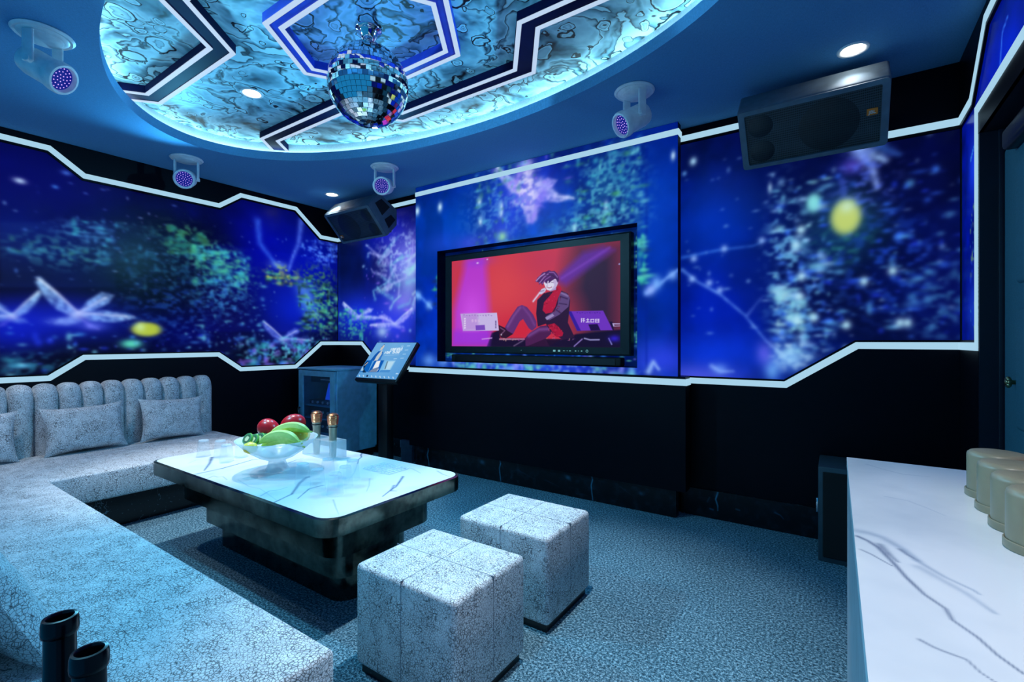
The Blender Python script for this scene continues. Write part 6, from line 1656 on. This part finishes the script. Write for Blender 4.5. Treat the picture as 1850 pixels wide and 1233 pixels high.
# acrylic stand with two microphones
AX0, AX1, AY0, AY1, AZ = -2.80, -2.505, 1.752, 1.862, .640
t = thing('microphone_stand', 'clear acrylic block holding two microphones on the table', 'stand', ((AX0 + AX1) / 2, (AY0 + AY1) / 2, TZ))
MC = [(-2.731, 1.807), (-2.563, 1.807)]
b = MB(); tb = bmesh.new(); n = 24
def plate_with_holes():
    tb = bmesh.new(); o = [tb.verts.new((x, y, AZ)) for x, y in ((AX0, AY0), (AX1, AY0), (AX1, AY1), (AX0, AY1))]
    loops = [o] + [[tb.verts.new((c[0] + .0245 * math.cos(2 * math.pi * k / n), c[1] + .0245 * math.sin(2 * math.pi * k / n), AZ)) for k in range(n)] for c in MC]
    ed = [tb.edges.new((l[i], l[(i + 1) % len(l)])) for l in loops for i in range(len(l))]
    bmesh.ops.triangle_fill(tb, use_beauty=True, edges=ed)
    kill = [f for f in tb.faces if any((f.calc_center_median().x - c[0]) ** 2 + (f.calc_center_median().y - c[1]) ** 2 < .020 ** 2 for c in MC)]
    bmesh.ops.delete(tb, geom=kill, context='FACES_ONLY'); return tb
b.merge(plate_with_holes())
b.span((AX0, AY0, TZ + .001), (AX0 + .004, AY1, AZ)); b.span((AX1 - .004, AY0, TZ + .001), (AX1, AY1, AZ)); b.span((AX0, AY0, TZ + .001), (AX1, AY0 + .004, AZ)); b.span((AX0, AY1 - .004, TZ + .001), (AX1, AY1, AZ))
b.build('acrylic_block', M['acrylic'], t, 0)
for (x, y), lab in zip(MC, ('microphone with copper mesh head in the acrylic stand, the left one', 'microphone with copper mesh head in the acrylic stand, the right one')):
    t = thing('microphone', lab, 'microphone', (x, y, TZ), 'microphones in the stand'); T = Matrix.Translation((x, y, TZ))
    b = MB(); b.lathe([(0, .004), (.0185, .004), (.0195, .010), (.0238, .170), (.0265, .196), (.0280, .205), (0, .205)], 28, T); b.build('handle', M['mic_body'], t, 40)
    b = MB(); b.lathe([(.0255, .188), (.0272, .188), (.0275, .193), (.0262, .194)], 28, T); b.build('band', M['black'], t)
    tb = bmesh.new(); b = MB()
    for k in range(9): b.lathe([(.0292 + .0046 * k / 8, .206 + k * .0058), (.0316 + .0046 * k / 8, .209 + k * .0058), (.0292 + .0046 * k / 8, .212 + k * .0058)], 28, T)
    b.lathe([(.0290, .205), (.0322, .222), (.0340, .250), (.0320, .264), (.022, .273), (.012, .276), (0, .277)], 28, T); b.build('mesh_head', M['copper'], t, 25)
# gridded clear tray lying flat
t = thing('gridded_tray', 'flat clear gridded tray lying at the far right of the table', 'tray', (-2.08, 1.81, TZ))
b = MB(); b.span((-2.195, 1.738, TZ + .001), (-1.977, 1.887, TZ + .007), .002, 1); b.build('plate', M['glass'], t)
b = MB()
for k in range(8): x = -2.190 + k * .0294; b.span((x, 1.740, TZ + .0072), (x + .0022, 1.885, TZ + .0085))
for k in range(6): y = 1.740 + k * .0286; b.span((-2.193, y, TZ + .0072), (-1.979, y + .0022, TZ + .0085))
b.build('grid_lines', M['housing'], t, 0)

# =====================================================================
#  right side: counter, dice cups, floor loudspeaker
# =====================================================================
CT = .95
t = thing('bar_counter', 'white marble topped counter at the right, close to the camera', 'counter', (.29, .6, 0))
b = MB(); b.span((.024, -.45, CT - .022), (WX1 - .012, 1.503, CT - .0004)); b.build('slab_edge', M['marble_edge'], t, 0)
marble_canvas(.024, WX1 - .012, -.45, 1.503, .0021, PICTURE['N'], 9).mesh('marble_top', lambda S, Z: (S, Z, CT), mat=M['marble'], parent=t)
b = MB(); b.span((.025, -.45, 0), (WX1 - .014, 1.500, CT - .022)); b.build('cabinet_body', plain('counter_side_grey', (150, 158, 166), .4), t, 0)
def dice_cup():
    t = thing('dice_cup', '', 'cup', (0, 0, CT), 'dice cups on the counter'); T = Matrix.Translation((0, 0, CT))
    b = MB(); b.lathe([(0, .012), (.0445, .012), (.0445, .078), (.0435, .083), (.040, .0865), (.034, .088), (0, .088)], 56, T); b.build('cup_body', M['cup'], t, 50)
    b = MB(); b.lathe([(0, 0), (.046, 0), (.0475, .002), (.0475, .0125), (.0460, .0135), (.0448, .0125)], 56, T); b.build('base_tray', M['cup'], t, 40)
    return t
d0 = dice_cup(); CUP = [(.257, 1.272), (.254, 1.172), (.253, 1.076), (.250, .980)]
for i, ((x, y), w) in enumerate(zip(CUP, ('farthest from the camera', 'second farthest from the camera', 'second nearest to the camera', 'nearest to the camera'))):
    lab = 'taupe upturned dice cup in the row on the white counter, ' + w
    if i == 0: d0.location = (x, y, CT); d0['label'] = lab
    else: dup(d0, (x, y, CT), lab)
t = thing('subwoofer', 'big black floor loudspeaker box behind the white counter', 'loudspeaker', (.24, 3.39, 0))
b = MB(); b.span((-.082, 3.218, 0), (.562, 3.555, .538), .008, 2); b.build('box', M['sub'], t)
b = MB(); b.span((-.060, 3.211, .03), (.54, 3.222, .51), .003, 1); b.build('front_grille', M['matt_black'], t)
b = MB(); b.span((-.096, 3.35, .235), (-.080, 3.40, .320), .004, 2); p = b.build('side_handle', M['chrome'], t); p['label'] = 'small bright metal side fitting'

# two bottles at the lower left, on a small stand
t = thing('side_stand', 'small dark stand under the two dark bottles at the lower left edge', 'stand', (-.80, .15, 0))
b = MB(); b.lathe([(0, .575), (.150, .575), (.155, .580), (.155, .594), (.150, .598), (0, .598)], 40, Matrix.Translation((-.80, .15, 0))); b.build('top', M['black'], t, 40)
b = MB(); b.lathe([(.13, 0), (.13, .012), (.03, .03), (.022, .06), (.022, .575)], 32, Matrix.Translation((-.80, .15, 0)), True); b.build('pedestal', M['black'], t, 40)
for (x, y, h), lab in zip(((-.806, .1755, .306), (-.719, .182, .292)), ('open black bottle at the lower left edge, the taller one behind', 'open black bottle at the lower left edge, the lower one in front')):
    t = thing('bottle', lab, 'bottle', (x, y, .598), 'dark bottles at the lower left'); T = Matrix.Translation((x, y, .598)); k = h - .306
    b = MB(); b.lathe([(0, .003), (.030, .0), (.037, .006), (.038, .02), (.038, .150 + k), (.034, .175 + k), (.020, .205 + k), (.0165, .225 + k), (.0158, .285 + k), (.0150, .300 + k), (.012, .303 + k), (.0118, .25 + k), (.012, .21 + k)], 40, T); b.build('glass_body', M['bottle'], t, 50)
    b = MB(); b.lathe([(.0155, .283 + k), (.0182, .285 + k), (.0186, .290 + k), (.0182, .301 + k), (.0170, .3055 + k), (.0140, .306 + k), (.0125, .304 + k), (.0122, .29 + k)], 40, T); b.build('neck_ring', M['bottle'], t, 50)
